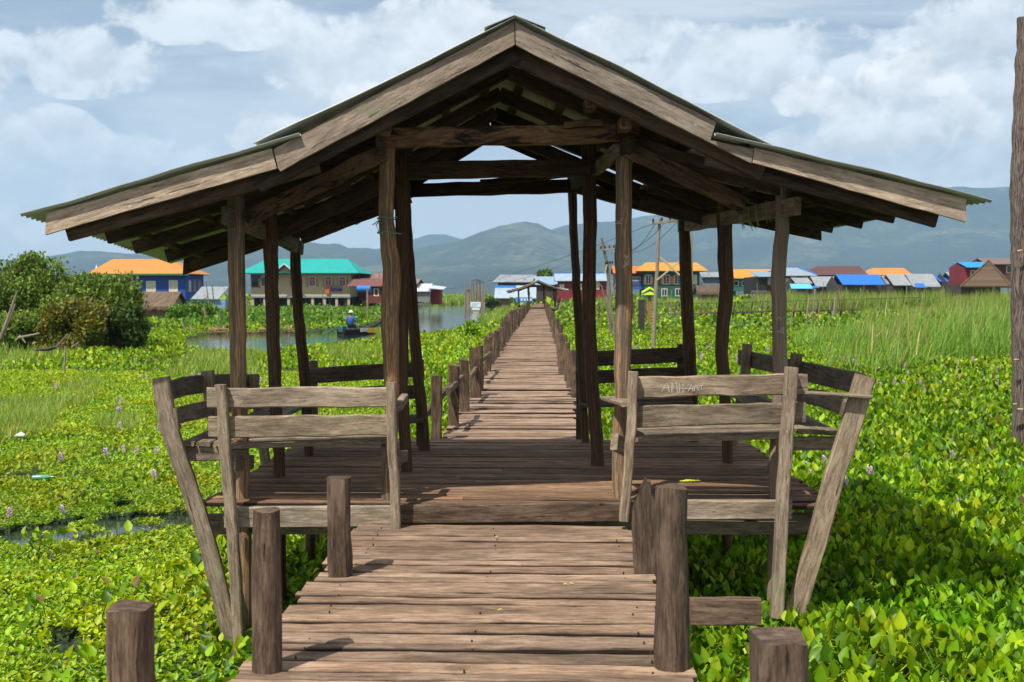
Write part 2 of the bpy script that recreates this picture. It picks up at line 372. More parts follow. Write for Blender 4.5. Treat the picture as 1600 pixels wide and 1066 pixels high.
def setting():
    m, nt, p = mat_new('lake_water'); g = G(nt)
    p.inputs['Base Color'].default_value = (.022, .030, .026, 1); p.inputs['Roughness'].default_value = .06; p.inputs['IOR'].default_value = 1.33
    tc = g.n('ShaderNodeTexCoord').outputs['Object']; mp = g.n('ShaderNodeMapping'); g.l(tc, mp.inputs[0]); mp.inputs['Scale'].default_value = (.7, 1.6, 1)
    n = g.noise(mp.outputs[0], 1.1, 5, .6, .3); b = g.n('ShaderNodeBump'); b.inputs['Strength'].default_value = .22; b.inputs['Distance'].default_value = .06
    g.l(n, b.inputs['Height']); g.l(b.outputs[0], p.inputs['Normal'])
    w = MB(); w.quad([(-9000, -50, 0), (9000, -50, 0), (9000, 9000, 0), (-9000, 9000, 0)]); tag(w.build('lake_water', m), kind='structure')
    # floating marsh bed
    m, nt, p = mat_new('marsh_bed'); g = G(nt); tc = g.n('ShaderNodeTexCoord').outputs['Object']
    a = g.noise(tc, .9, 8, .7); c = g.ramp(a, [(.3, (.012, .022, .006)), (.5, (.035, .065, .012)), (.7, (.075, .11, .02))])
    g.l(c, p.inputs['Base Color']); p.inputs['Roughness'].default_value = .9
    b = g.n('ShaderNodeBump'); b.inputs['Distance'].default_value = .1; g.l(g.noise(tc, 6, 6, .7), b.inputs['Height']); g.l(b.outputs[0], p.inputs['Normal'])
    ds = [1.2]
    while ds[-1] < 1500: ds.append(ds[-1] * 1.022)
    us = np.linspace(-1.6, 1.4, 420); D, U = np.meshgrid(ds, us, indexing='ij'); X = U * D
    inw = in_water(X.ravel(), D.ravel()).reshape(X.shape)
    Z = np.where(inw, -.4, .03 + np.clip((D - 60) / 60, 0, 1) * .25)
    nr, nc = X.shape; V = np.stack([X, D, Z], -1).reshape(-1, 3)
    i = np.arange(nr - 1)[:, None] * nc + np.arange(nc - 1)[None]; q = np.stack([i, i + 1, i + nc + 1, i + nc], -1).reshape(-1, 4)
    me = bpy.data.meshes.new('marsh_bed'); me.from_pydata(V.tolist(), [], q.tolist()); me.materials.append(m); me.update()
    o = bpy.data.objects.new('marsh_bed', me); COL.objects.link(o); tag(o, kind='structure')
    # hills
    m, nt, p = mat_new('forest_hill'); g = G(nt); tc = g.n('ShaderNodeTexCoord').outputs['Object']
    a = g.noise(tc, .0022, 9, .68); a2 = g.noise(tc, .03, 5, .7)
    c = g.ramp(a, [(.38, (.012, .028, .012)), (.52, (.028, .050, .020)), (.58, (.085, .105, .045)), (.68, (.18, .16, .09))])
    c = g.mix(.9, c, g.ramp(a2, [(.36, (.12, .12, .12)), (.64, (1.6, 1.6, 1.6))]), 'MULTIPLY')
    g.l(c, p.inputs['Base Color']); p.inputs['Roughness'].default_value = .95
    b = g.n('ShaderNodeBump'); b.inputs['Distance'].default_value = 30; g.l(a2, b.inputs['Height']); g.l(b.outputs[0], p.inputs['Normal'])
    def ridge(d, prof, depth, seed):
        pxs = np.arange(-500, 2101, 5.0); pr = np.interp(pxs, [a for a, b in prof], [b for a, b in prof])
        nr = 44; V = []
        for j in range(nr):
            t = j / (nr - 9); yy = d - depth + depth * t
            e = (t * t * (3 - 2 * t)) if t <= 1 else max(0, 1 - (t - 1) * 1.6)
            e = .35 * t + .65 * e if t <= 1 else e
            for px, hy in zip(pxs, pr):
                P = at(px, hy, d); h = P.z
                nz = noise.fractal(Vector((P.x * .0011 + seed, yy * .0011, seed)), .9, 2.2, 6)
                rg = 1 - abs(noise.noise(Vector((P.x * .0021 + seed, yy * .0006, 3.3 + seed)))) * 2
                k = 4 * t * (1 - t) if t < 1 else 0
                z = h * e * (1 - .30 * (.5 + .5 * nz) * k - .30 * (.5 - .5 * rg) * k) + noise.fractal(Vector((P.x * .011, yy * .011, seed)), .8, 2, 4) * 5 * min(1, t * 2)
                if t < .02: z = -3
                V.append((P.x, yy, z))
        nc = len(pxs); Fc = [(j * nc + i, j * nc + i + 1, (j + 1) * nc + i + 1, (j + 1) * nc + i) for j in range(nr - 1) for i in range(nc - 1)]
        me = bpy.data.meshes.new('hills'); me.from_pydata(V, [], Fc); me.polygons.foreach_set('use_smooth', [True] * len(Fc)); me.materials.append(m)
        o = bpy.data.objects.new('hills', me); COL.objects.link(o); tag(o, kind='structure')
    ridge(8200, [(-500, 396), (0, 405), (60, 406), (115, 399), (200, 396), (400, 392), (560, 392), (600, 388), (640, 376), (672, 366), (695, 366), (725, 375), (770, 392), (1000, 410), (2100, 420)], 1500, 2.2)
    ridge(5600, [(-500, 400), (-200, 420), (60, 424), (104, 414), (114, 397), (128, 391), (165, 393), (230, 400), (300, 398), (400, 382), (450, 380), (471, 376), (503, 381), (529, 381), (545, 388), (571, 387), (600, 391), (640, 388), (665, 385), (700, 379), (725, 373), (750, 362), (780, 353), (805, 348), (820, 347), (840, 349), (856, 357), (880, 366), (920, 373), (960, 380), (1000, 389), (1100, 404), (1300, 424), (2100, 440)], 2300, 7.7)
    ridge(6900, [(-500, 455), (600, 450), (740, 410), (800, 378), (861, 359), (885, 352), (920, 348), (960, 346), (1000, 339), (1030, 335), (1100, 331), (1200, 334), (1300, 320), (1400, 305), (1450, 296), (1495, 292), (1540, 294), (1600, 290), (1750, 285), (2100, 300)], 2300, 4.1)
setting()

# ------------------------------------------------------------------ near shelter
WZ = .95; PZ = 1.08                                    # deck and platform heights
DF = 6.25
FRONT = [(70, 367), (425, 268), (803, 70), (1175, 255), (1510, 347)]
REAR = [(285, 430, 8.9), (548, 345, 9.1), (765, 212, 9.45), (1037, 325, 9.8), (1284, 376, 9.95)]
_fx = []; _dl = []
for (a, b), (c, d_, e) in zip(FRONT, REAR):
    p = at(a, b, DF); q = at(c, d_, e); _fx.append(p.x); _dl.append(q - p)
def rp(px, py, t, dz=0.0, dd=0.0):                      # point of the roof section carried back along the ridge
    p = at(px, py, DF); x = p.x
    d = Vector([float(np.interp(x, _fx, [v[i] for v in _dl])) for i in range(3)])
    return p + d * t + Vector((0, dd, dz))
def shelter():
    root = empty('roofed_shelter', (-.2, 8.0, PZ), 'open wooden rest shelter with kinked tin roof on crooked posts astride the near boardwalk', 'shelter')
    # floor
    fl = MB(); y = 6.82; i = 0
    while y < 9.75:
        w = random.uniform(.08, .15); xl = -2.3 + random.uniform(-.02, .03); xr = 1.93 + random.uniform(-.02, .03)
        if i == 0: xl = gnd(286, 797, PZ).x
        z = PZ - .016 + random.uniform(-.004, .004)
        cut = random.uniform(-.9, .7) if random.random() < .5 else None
        segs = [(xl, xr)] if cut is None else [(xl, cut - .002), (cut + .002, xr)]
        for a, b in segs: fl.sweep([(a, y + w / 2, z), (b, y + w / 2, z + random.uniform(-.003, .003))], rect(w, .032, .008), jit=.005, nsub=8, grime=1)
        y += w + random.uniform(.004, .010); i += 1
    fl.build('floor', M['floor'], root)
    # rim and underframe
    b = MB(); b.beam(at(352, 808, 6.78), at(620, 806, 6.78), .05, .14, nsub=8); b.build('rim_board', M['bench'], root)
    b = MB(); b.beam(at(612, 803, 6.77), at(992, 799, 6.77), .05, .125, nsub=8, tint=.2); b.build('rim_board', M['stub'], root)
    b = MB(); b.beam(at(988, 797, 6.78), at(1236, 796, 6.80), .05, .125, nsub=8); b.build('rim_board', M['bench'], root)
    for dd in (7.02, 8.2, 9.4):
        b = MB(); b.beam((-2.35, dd, PZ - .20), (1.98, dd, PZ - .17), .06, .14, nsub=8); b.build('cross_beam', M['bench'], root)
    for xx in (-1.9, -.9, .2, 1.4):
        b = MB(); b.beam((xx, 6.84, PZ - .075), (xx, 9.7, PZ - .075), .07, .08); b.build('floor_joist', M['dark'], root)
    # posts: (depth, [(px, py, width px)...]) down to the bed of the lake
    posts = [
        (6.97, [(369, 292, 26), (370, 420, 25), (372, 520, 26), (373, 600, 24), (377, 700, 23), (381, 788, 22)], 'post', 'outer', 1.0),
        (6.97, [(606, 222, 25), (603, 330, 25), (607, 380, 26), (612, 430, 29), (609, 500, 28), (611, 560, 26), (612, 640, 24), (606, 782, 22)], 'post', 'inner', 1.0),
        (7.05, [(975, 218, 25), (975, 330, 25), (974, 400, 27), (976, 450, 27), (973, 520, 28), (973, 600, 26), (968, 700, 24), (967, 777, 22)], 'post', 'inner', 1.0),
        (7.05, [(1222, 290, 22), (1222, 360, 23), (1220, 385, 23), (1216, 430, 24), (1218, 520, 24), (1219, 600, 24), (1216, 690, 24), (1211, 778, 22)], 'post_grey', 'outer', 1.0),
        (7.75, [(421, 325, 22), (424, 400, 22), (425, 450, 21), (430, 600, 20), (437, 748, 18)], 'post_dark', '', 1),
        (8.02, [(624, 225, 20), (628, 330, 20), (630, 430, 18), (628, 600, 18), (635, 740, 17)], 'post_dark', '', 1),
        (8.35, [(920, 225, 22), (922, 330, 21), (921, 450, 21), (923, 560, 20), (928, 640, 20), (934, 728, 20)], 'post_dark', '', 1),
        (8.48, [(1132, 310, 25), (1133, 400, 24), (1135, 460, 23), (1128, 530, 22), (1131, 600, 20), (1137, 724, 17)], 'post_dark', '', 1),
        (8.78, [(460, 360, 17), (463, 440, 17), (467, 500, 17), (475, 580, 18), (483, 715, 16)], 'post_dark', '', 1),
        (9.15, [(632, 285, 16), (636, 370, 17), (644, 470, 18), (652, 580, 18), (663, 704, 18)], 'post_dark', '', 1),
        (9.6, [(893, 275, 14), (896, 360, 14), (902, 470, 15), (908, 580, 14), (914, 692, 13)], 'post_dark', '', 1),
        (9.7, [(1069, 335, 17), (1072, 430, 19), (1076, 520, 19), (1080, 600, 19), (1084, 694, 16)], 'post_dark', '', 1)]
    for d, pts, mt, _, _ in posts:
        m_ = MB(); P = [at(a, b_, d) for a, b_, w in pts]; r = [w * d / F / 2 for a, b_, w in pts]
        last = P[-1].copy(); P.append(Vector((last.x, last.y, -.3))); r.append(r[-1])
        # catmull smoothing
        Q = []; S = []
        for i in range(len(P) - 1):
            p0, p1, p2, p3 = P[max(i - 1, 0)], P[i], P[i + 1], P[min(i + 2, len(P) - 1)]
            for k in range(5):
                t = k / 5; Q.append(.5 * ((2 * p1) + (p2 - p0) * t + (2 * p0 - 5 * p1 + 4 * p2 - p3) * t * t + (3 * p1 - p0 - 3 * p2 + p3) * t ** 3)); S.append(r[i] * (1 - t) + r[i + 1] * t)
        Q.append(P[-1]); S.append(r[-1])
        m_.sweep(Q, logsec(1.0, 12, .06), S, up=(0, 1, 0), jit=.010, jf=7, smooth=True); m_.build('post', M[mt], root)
    # fascia boards on the front gable
    def board(poly, mt='fascia', dd=0.0, t=0.0, th=.03, name='fascia_board', gr=None):
        m_ = MB(); P = [rp(a, b_, t, 0, dd) for a, b_ in poly]
        n = len(P); fine = []
        for i in range(n):
            a, c = P[i], P[(i + 1) % n]; k = max(1, int((c - a).length / .12))
            for j in range(k):
                q = a.lerp(c, j / k); fine.append(q + noise.noise_vector(q * 9) * .006 * (1 if j else 0))
        m_.extr(fine, (0, th, 0), grain=(P[gr[1]] - P[gr[0]]) if gr else P[1] - P[0]); return m_.build(name, M[mt], root)
    board([(428, 233), (803, 34), (804, 70), (438, 268), (434, 262)])
    board([(805, 34), (1119, 191), (1110, 219), (1178, 233), (1174, 255), (806, 70)], gr=(5, 4))
    board([(72, 334), (424, 232), (432, 263), (70, 367)], dd=.004)
    board([(1179, 231), (1510, 311), (1510, 347), (1176, 254)], dd=.004)
    # rear gable boards
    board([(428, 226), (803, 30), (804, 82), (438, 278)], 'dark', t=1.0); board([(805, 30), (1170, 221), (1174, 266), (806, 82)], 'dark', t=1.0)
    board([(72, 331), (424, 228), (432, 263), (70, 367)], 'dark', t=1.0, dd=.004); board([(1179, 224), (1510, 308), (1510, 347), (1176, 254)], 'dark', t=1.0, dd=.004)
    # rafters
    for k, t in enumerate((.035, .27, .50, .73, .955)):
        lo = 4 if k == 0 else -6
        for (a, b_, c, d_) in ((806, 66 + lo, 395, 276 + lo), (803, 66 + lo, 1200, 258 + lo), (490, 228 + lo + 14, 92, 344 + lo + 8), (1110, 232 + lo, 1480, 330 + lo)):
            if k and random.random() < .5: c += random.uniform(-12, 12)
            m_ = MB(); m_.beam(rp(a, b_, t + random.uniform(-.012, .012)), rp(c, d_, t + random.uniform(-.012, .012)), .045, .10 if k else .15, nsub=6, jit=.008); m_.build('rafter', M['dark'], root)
    # purlins
    for (a, b_) in ((770, 62), (690, 104), (600, 152), (510, 199), (440, 237), (340, 268), (230, 300), (120, 331), (836, 61), (910, 98), (1000, 144), (1090, 190), (1165, 228), (1260, 258), (1370, 288), (1475, 317)):
        m_ = MB(); m_.beam(rp(a, b_, .01), rp(a, b_, .99), .06, .045, nsub=8, jit=.008); m_.build('purlin', M['dark'], root)
    # tie beams, row by row
    def tb(a, b_, d0, c, e, d1, h, w=.08, mt='tie', name='tie_beam'):
        m_ = MB(); m_.beam(at(a, b_, d0), at(c, e, d1), w, h, nsub=10, jit=.012); m_.build(name, M[mt], root)
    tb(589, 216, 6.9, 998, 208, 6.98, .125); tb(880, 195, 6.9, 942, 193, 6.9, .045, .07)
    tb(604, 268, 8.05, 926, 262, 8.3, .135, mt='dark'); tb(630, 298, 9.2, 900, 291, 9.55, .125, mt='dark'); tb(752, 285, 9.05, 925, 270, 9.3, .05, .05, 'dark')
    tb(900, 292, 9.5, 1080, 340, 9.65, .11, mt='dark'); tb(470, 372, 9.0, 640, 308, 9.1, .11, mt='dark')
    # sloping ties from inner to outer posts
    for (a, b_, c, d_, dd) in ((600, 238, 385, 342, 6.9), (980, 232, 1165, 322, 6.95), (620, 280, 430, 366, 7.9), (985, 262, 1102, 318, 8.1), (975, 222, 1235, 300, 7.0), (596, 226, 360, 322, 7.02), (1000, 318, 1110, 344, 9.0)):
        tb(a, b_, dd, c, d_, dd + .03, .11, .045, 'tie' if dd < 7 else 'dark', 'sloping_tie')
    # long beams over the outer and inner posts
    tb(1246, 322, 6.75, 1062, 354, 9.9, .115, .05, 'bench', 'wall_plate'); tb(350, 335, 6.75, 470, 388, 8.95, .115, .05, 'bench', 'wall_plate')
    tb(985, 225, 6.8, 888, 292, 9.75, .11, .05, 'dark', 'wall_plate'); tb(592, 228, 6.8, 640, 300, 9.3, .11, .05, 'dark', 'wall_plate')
    tb(962, 236, 6.95, 932, 266, 8.2, .09, .05, 'bench', 'corner_brace')
    # small blocks on the front rafter
    for a, b_ in ((596, 190), (985, 184), (930, 150)):
        m_ = MB(); m_.beam(rp(a, b_, .05), rp(a, b_ , .10), .07, .08); m_.build('purlin_block', M['tie'], root)
    # corrugated sheets
    def sheet(line, t0, t1, dz, cut=None, name='roof_sheet'):
        P = [Vector(q) for q in line]; m_ = MB(); nr = 3.0 / .076; ny = 300
        rows = []
        pl = []
        for i in range(len(P) - 1):
            for k in range(6): pl.append((P[i].x + (P[i + 1].x - P[i].x) * k / 6, P[i].y + (P[i + 1].y - P[i].y) * k / 6))
        pl.append((P[-1].x, P[-1].y)); nc = len(pl); V = []
        for j in range(ny + 1):
            t = t0 + (t1 - t0) * j / ny; off = .011 * math.sin(6.2832 * (t * nr)) + .01 * math.sin(t * 3)
            for (a, b_) in pl: V.append(rp(a, b_, t, dz + off + .012 * noise.noise(Vector((a * .012, t * 3, dz * 9)))))
        n0 = len(V); V += [v - Vector((0, 0, .003)) for v in V]
        Fc = []
        for j in range(ny):
            for i in range(nc - 1):
                q = (j * nc + i, j * nc + i + 1, (j + 1) * nc + i + 1, (j + 1) * nc + i); Fc.append(q); Fc.append(tuple(n0 + x for x in q[::-1]))
        for i in range(nc - 1):
            Fc.append((i + 1, i, n0 + i, n0 + i + 1)); e = ny * nc; Fc.append((e + i, e + i + 1, n0 + e + i + 1, n0 + e + i))
        for j in range(ny):
            a, c = j * nc, (j + 1) * nc; Fc.append((a, c, n0 + c, n0 + a)); a += nc - 1; c += nc - 1; Fc.append((c, a, n0 + a, n0 + c))
        m_.add(V, Fc, [[(0, 0)] * 4] * len(Fc), .5, False); m_.build(name, M['metal'], root)
    V2 = lambda a, b_: Vector((a, b_, 0))
    sheet([V2(805, 30), V2(600, 132), V2(398, 226)], -.010, 1.03, .014)
    sheet([V2(806, 30), V2(1000, 124), V2(1203, 229)], -.010, 1.03, .014)
    sheet([V2(470, 212), V2(270, 270), V2(36, 339)], -.014, 1.03, .006)
    sheet([V2(1116, 211), V2(1320, 259), V2(1545, 314)], -.014, 1.03, .006)
    m_ = MB()
    for s_, (a, b_) in ((-1, (757, 50)), (1, (852, 50))):
        q = [rp(803, 30, -.012, .012), rp(a, b_, -.012, .016), rp(a, b_, 1.04, .02), rp(803, 30, 1.04, .02)]; m_.extr(q, (0, 0, .005))
    m_.build('ridge_cap', M['metal'], root)
    # green twine and hanging fronds
    tw = paint('green_twine', (.08, .25, .13), .3); fr = paint('frond', (.22, .32, .06), .3)
    m_ = MB()
    for yy in (341, 364):
        c = at(605, yy, 6.97); m_.sweep([c + Vector((math.cos(a) * .066, math.sin(a) * .066, .006 * math.sin(a * 3 + yy))) for a in np.linspace(0, 6.28, 17)], logsec(.004, 5, 0), caps=False)
    m_.sweep([at(594, 343, 6.9), at(588, 352, 6.9), at(592, 362, 6.9), at(598, 366, 6.9)], logsec(.004, 5, 0)); m_.sweep([at(594, 343, 6.9), at(582, 352, 6.88)], logsec(.004, 5, 0))
    m_.sweep([at(617, 364, 6.9), at(627, 366, 6.9)], logsec(.004, 5, 0)); m_.build('twine', tw, root)
    m_ = MB()
    for a, b_ in ((1158, 345), (1170, 346), (1182, 342), (1198, 336)):
        m_.sweep([at(a - 1, b_ - 22, 7.3), at(a, b_, 7.28), at(a + random.uniform(-3, 6), b_ + 14, 7.26)], logsec(.0045, 5, 0), [1, 1, .5])
        m_.sweep([at(a, b_, 7.28), at(a + random.uniform(5, 12), b_ + 12, 7.25)], logsec(.004, 5, 0), [1, .5])
    m_.build('hanging_fronds', fr, root)
    m_ = MB(); wh = paint('chalk', (.42, .40, .36), .2)
    for (a0, b0, s_) in ((968, 345, 1), (978, 412, 1.1), (1218, 500, 1), (1220, 516, .9), (978, 402, .8)):
        for k in range(3):
            p = [at(a0 + random.uniform(-6, 6) * s_, b0 + random.uniform(-6, 6) * s_, 6.902 if a0 < 1000 else 6.965) for _ in range(3)]; m_.sweep(p, rect(.004, .003, .001), up=(0, 1, 0))
    m_.build('chalk_marks', wh, root)
    return root
root_sh = shelter()

# ------------------------------------------------------------------ benches
chalk = paint('scratch_white', (.50, .47, .40), .3, scale=30)
def scribble(strokes, y_off, parent, name='scratched_letters'):
    m_ = MB()
    for st in strokes: m_.sweep([at(a, b, y_off) for a, b in st], rect(.0044, .0018, .0004), up=(0, 1, 0), jit=.0025, jf=40)
    return m_.build(name, chalk, parent)
def front_bench(side):
    if side < 0:
        r = empty('wooden_bench', at(480, 790, 6.8), 'grey plank bench with two back boards at the front left of the shelter', 'bench', 'plank benches round the shelter')
        D = 6.72
        planks = [((324, 622, D), (612, 620, D), .135, 'back_plank'), ((327, 667, D), (612, 664, D), .14, 'back_plank')]
        seat = [((345, 697, 6.88), (616, 687, 6.88)), ((350, 689, 7.02), (618, 681, 7.02)), ((356, 682, 7.16), (620, 675, 7.16))]
        legs = [([(345, 601), (349, 660), (357, 760), (366, 860), (375, 1040)], 17, 6.67), ([(611, 598), (613, 700), (617, 760), (619, 826)], 15, 6.66)]
        extra = [((362, 724, 6.68), (392, 722, 7.2), .1, 'block'), ((622, 636, 6.7), (632, 622, 6.95), .06, 'block'), ((612, 722, 6.72), (632, 712, 7.2), .08, 'block'), ((603, 690, 6.95), (604, 784, 6.95), .06, 'block')]
    else:
        r = empty('wooden_bench', at(1110, 780, 6.8), 'grey plank bench with scratched letters on its back board, front right of the shelter', 'bench', 'plank benches round the shelter')
        D = 6.72
        planks = [((986, 605, D), (1262, 600, D), .14, 'back_plank'), ((985, 651, D), (1258, 645, D), .14, 'back_plank')]
        seat = [((985, 686, 6.88), (1226, 680, 6.88)), ((985, 679, 7.02), (1232, 673, 7.02)), ((985, 672, 7.16), (1236, 667, 7.16))]
        legs = [([(989, 580), (985, 680), (981, 740), (975, 814)], 15, 6.66), ([(1237, 574), (1232, 640), (1227, 720), (1222, 800), (1213, 965)], 19, 6.64)]
        extra = [((960, 690, 6.7), (982, 702, 7.0), .11, 'block'), ((952, 622, 7.2), (984, 632, 6.72), .03, 'arm'), ((1226, 698, 6.66), (1216, 696, 7.1), .1, 'block')]
    for a, b, h, n in planks:
        m_ = MB(); m_.beam(at(*a), at(*b), .035, h, nsub=12, jit=.010, c=.008); o = m_.build(n, M['bench'], r)
    m_ = MB()
    for a, b in seat: m_.beam(at(*a), at(*b), .115, .035, nsub=10, jit=.006)
    m_.build('seat', M['bench'], r)
    for pts, w, d in legs:
        m_ = MB(); w = w * d / F; m_.sweep([at(a, b, d) for a, b in pts], rect(w, .06, .008), up=(0, 1, 0), jit=.008, nsub=4); m_.build('leg', M['bench'], r)
    for a, b, h, n in extra:
        m_ = MB(); m_.beam(at(*a), at(*b), .05 if n == 'block' else .12, h, nsub=3); m_.build('arm_rest' if n == 'arm' else 'bracket', M['bench'], r)
    if side > 0:
        f = 6.6995
        L_ = [[(1034, 612), (1042, 598), (1046, 613)], [(1036, 607), (1046, 606)], [(1050, 598), (1050, 614)], [(1050, 598), (1053, 606), (1057, 597), (1059, 615)], [(1062, 614), (1061, 599), (1065, 607), (1068, 600), (1067, 615)], [(1064, 607), (1067, 607)],
              [(1070, 608), (1074, 607)], [(1076, 611), (1080, 601), (1083, 611)], [(1077, 608), (1083, 607)], [(1085, 611), (1086, 602), (1088, 608), (1090, 602), (1091, 611)], [(1093, 603), (1099, 602)], [(1096, 602), (1096, 610)]]
        scribble(L_, f, r)
    else:
        f = 6.6995
        scribble([[(462, 623), (457, 622), (455, 625), (459, 627), (457, 630), (453, 630)], [(463, 629), (468, 623), (465, 626), (469, 629)], [(464, 623), (468, 629)]], f, r)
    return r
front_bench(-1); front_bench(1)
def side_bench(side):
    if side < 0:
        r = empty('wooden_bench', at(300, 790, 7.2), 'bench with bowed back boards along the left edge of the shelter, over the leaves', 'bench', 'plank benches round the shelter')
        m_ = MB(); m_.sweep([at(252, 614, 6.86), at(285, 604, 7.3), at(325, 599, 7.9), at(365, 597, 8.4), at(402, 597, 8.9)], rect(.035, .135, .008), jit=.006, nsub=3); m_.build('back_plank', M['bench'], r)
        m_ = MB(); m_.sweep([at(264, 653, 6.84), at(300, 644, 7.3), at(345, 634, 7.9), at(375, 630, 8.4), at(410, 626, 8.9)], rect(.035, .12, .008), jit=.006, nsub=3); m_.build('back_plank', M['bench'], r)
        struts = [([(252, 590), (262, 660), (290, 745), (325, 850), (372, 1040)], .10, 6.78), ([(324, 580), (330, 640), (352, 720), (375, 800)], .08, 7.75), ([(395, 588), (404, 640), (412, 700), (420, 760)], .07, 8.7)]
        seats = [(292, 694, 6.85, -2.38), (318, 694, 6.85, -2.26), (345, 693, 6.85, -2.14)]
        m_ = MB(); m_.beam(at(285, 709, 6.9), at(385, 707, 6.9), .045, .10); m_.build('bracket', M['bench'], r)
        m_ = MB(); m_.beam(at(256, 612, 6.8), at(262, 640, 6.8), .05, .08); m_.build('bracket', M['bench'], r)
        m_ = MB(); m_.beam(at(266, 638, 6.79), at(270, 672, 6.79), .05, .10); m_.build('bracket', M['bench'], r)
        ex = -1
    else:
        r = empty('wooden_bench', at(1290, 790, 7.2), 'bench with mossy top rail and leaning strut along the right edge of the shelter', 'bench', 'plank benches round the shelter')
        m_ = MB(); m_.sweep([at(1350, 601, 6.86), at(1290, 588, 7.6), at(1220, 572, 8.6), at(1156, 558, 9.7)], rect(.035, .145, .008), jit=.006, nsub=4); m_.build('back_plank', M['bench'], r)
        m_ = MB(); m_.sweep([at(1332, 641, 6.84), at(1280, 622, 7.5), at(1220, 610, 8.5), at(1160, 595, 9.6)], rect(.035, .12, .008), jit=.006, nsub=4); m_.build('back_plank', M['bench'], r)
        m_ = MB(); m_.beam(at(1256, 613, 6.73), at(1360, 620, 6.72), .09, .022, nsub=8); o = m_.build('top_rail', M['fascia'], r)
        struts = [([(1352, 587), (1330, 665), (1305, 740), (1275, 850), (1240, 965)], .115, 6.76), ([(1245, 553), (1240, 600), (1215, 700), (1200, 760)], .075, 8.1), ([(1168, 538), (1165, 580), (1150, 660), (1140, 720)], .07, 9.3)]
        m_ = MB(); m_.beam(at(1215, 694, 6.95), at(1312, 692, 6.95), .045, .09); m_.build('bracket', M['bench'], r)
        m_ = MB(); m_.beam(at(1322, 640, 6.8), at(1345, 644, 6.8), .05, .12); m_.build('bracket', M['bench'], r)
        seats = [(1258, 675, 6.9, 0), (1280, 676, 6.9, 0), (1302, 677, 6.9, 0)]
    for pts, w, d in struts:
        m_ = MB(); m_.sweep([at(a, b, d) for a, b in pts], rect(w * 1.15, .05, .008), up=(0, 1, 0), jit=.006, nsub=4); m_.build('strut', M['bench'], r)
    m_ = MB()
    for (a, b, d, _) in seats:
        p = at(a, b, d); m_.beam(p, (p.x + (.02 if side < 0 else -.02), 9.3, p.z + .01), .095, .032, nsub=8, jit=.006)
    m_.build('seat', M['bench'], r)
    return r
sb0 = side_bench(-1); sb1 = side_bench(1)
def back_bench(side):
    if side < 0:
        r = empty('wooden_bench', at(565, 700, 9.4), 'shaded dark bench at the back left of the shelter', 'bench', 'plank benches round the shelter')
        pl = [((484, 587, 9.35), (662, 577, 9.35), .14), ((486, 618, 9.35), (662, 612, 9.35), .13)]; st = [((480, 662, 9.2), (662, 650, 9.2)), ((478, 668, 9.05), (660, 657, 9.05))]
        lg = [(490, 564, 9.4), (656, 562, 9.4)]
    else:
        r = empty('wooden_bench', at(985, 700, 9.9), 'shaded dark bench at the back right of the shelter', 'bench', 'plank benches round the shelter')
        pl = [((900, 562, 9.9), (1070, 554, 9.9), .145), ((900, 590, 9.9), (1072, 584, 9.9), .13)]; st = [((905, 628, 9.7), (1080, 622, 9.7)), ((905, 634, 9.5), (1082, 630, 9.5))]
        lg = [(906, 545, 9.96), (1064, 538, 9.96)]
    for a, b, h in pl:
        m_ = MB(); m_.beam(at(*a), at(*b), .035, h, nsub=8, jit=.008); m_.build('back_plank', M['shade'], r)
    m_ = MB()
    for a, b in st: m_.beam(at(*a), at(*b), .12, .035, nsub=8)
    m_.build('seat', M['shade'], r)
    for a, b, d in lg:
        m_ = MB(); p = at(a, b, d); m_.beam(p, (p.x, p.y, -.3), .07, .05, up=(0, 1, 0), nsub=6); m_.build('leg', M['shade'], r)
    return r
back_bench(-1); back_bench(1)
# bright leaf sprig on the floor
m_ = MB(); p0 = gnd(1062, 752, PZ + .012); p1 = gnd(1092, 751, PZ + .012); m_.sweep([p0, (p0 + p1) / 2 + Vector((0, .01, .004)), p1], logsec(.006, 6, 0), [.6, 1, .5])
for t in (.2, .4, .6, .8):
    q = p0.lerp(p1, t); m_.sweep([q, q + Vector((.03, .04, .006))], rect(.014, .003, .001)); m_.sweep([q, q + Vector((.03, -.035, .006))], rect(.014, .003, .001))
tag(m_.build('leaf_sprig', paint('fresh_leaf', (.55, .60, .03), .15), origin=p0), 'bright yellow green leaf sprig lying on the shelter floor', 'leaf sprig')
for k, (a, b, z) in enumerate(((773, 839, WZ), (880, 913, WZ), (889, 912, WZ), (778, 953, WZ))):
    p = gnd(a, b, z + .012); m_ = MB(); m_.sweep([p, p + Vector((.012, .005, .003)), p + Vector((.025, random.uniform(-.01, .01), .0))], rect(.009, .003, .001), [.3, 1, .3])
    tag(m_.build('fallen_leaf', bpy.data.materials['fresh_leaf'], origin=p), 'tiny fallen yellow leaf on the near boardwalk planks', 'leaf', 'fallen leaves on the planks')

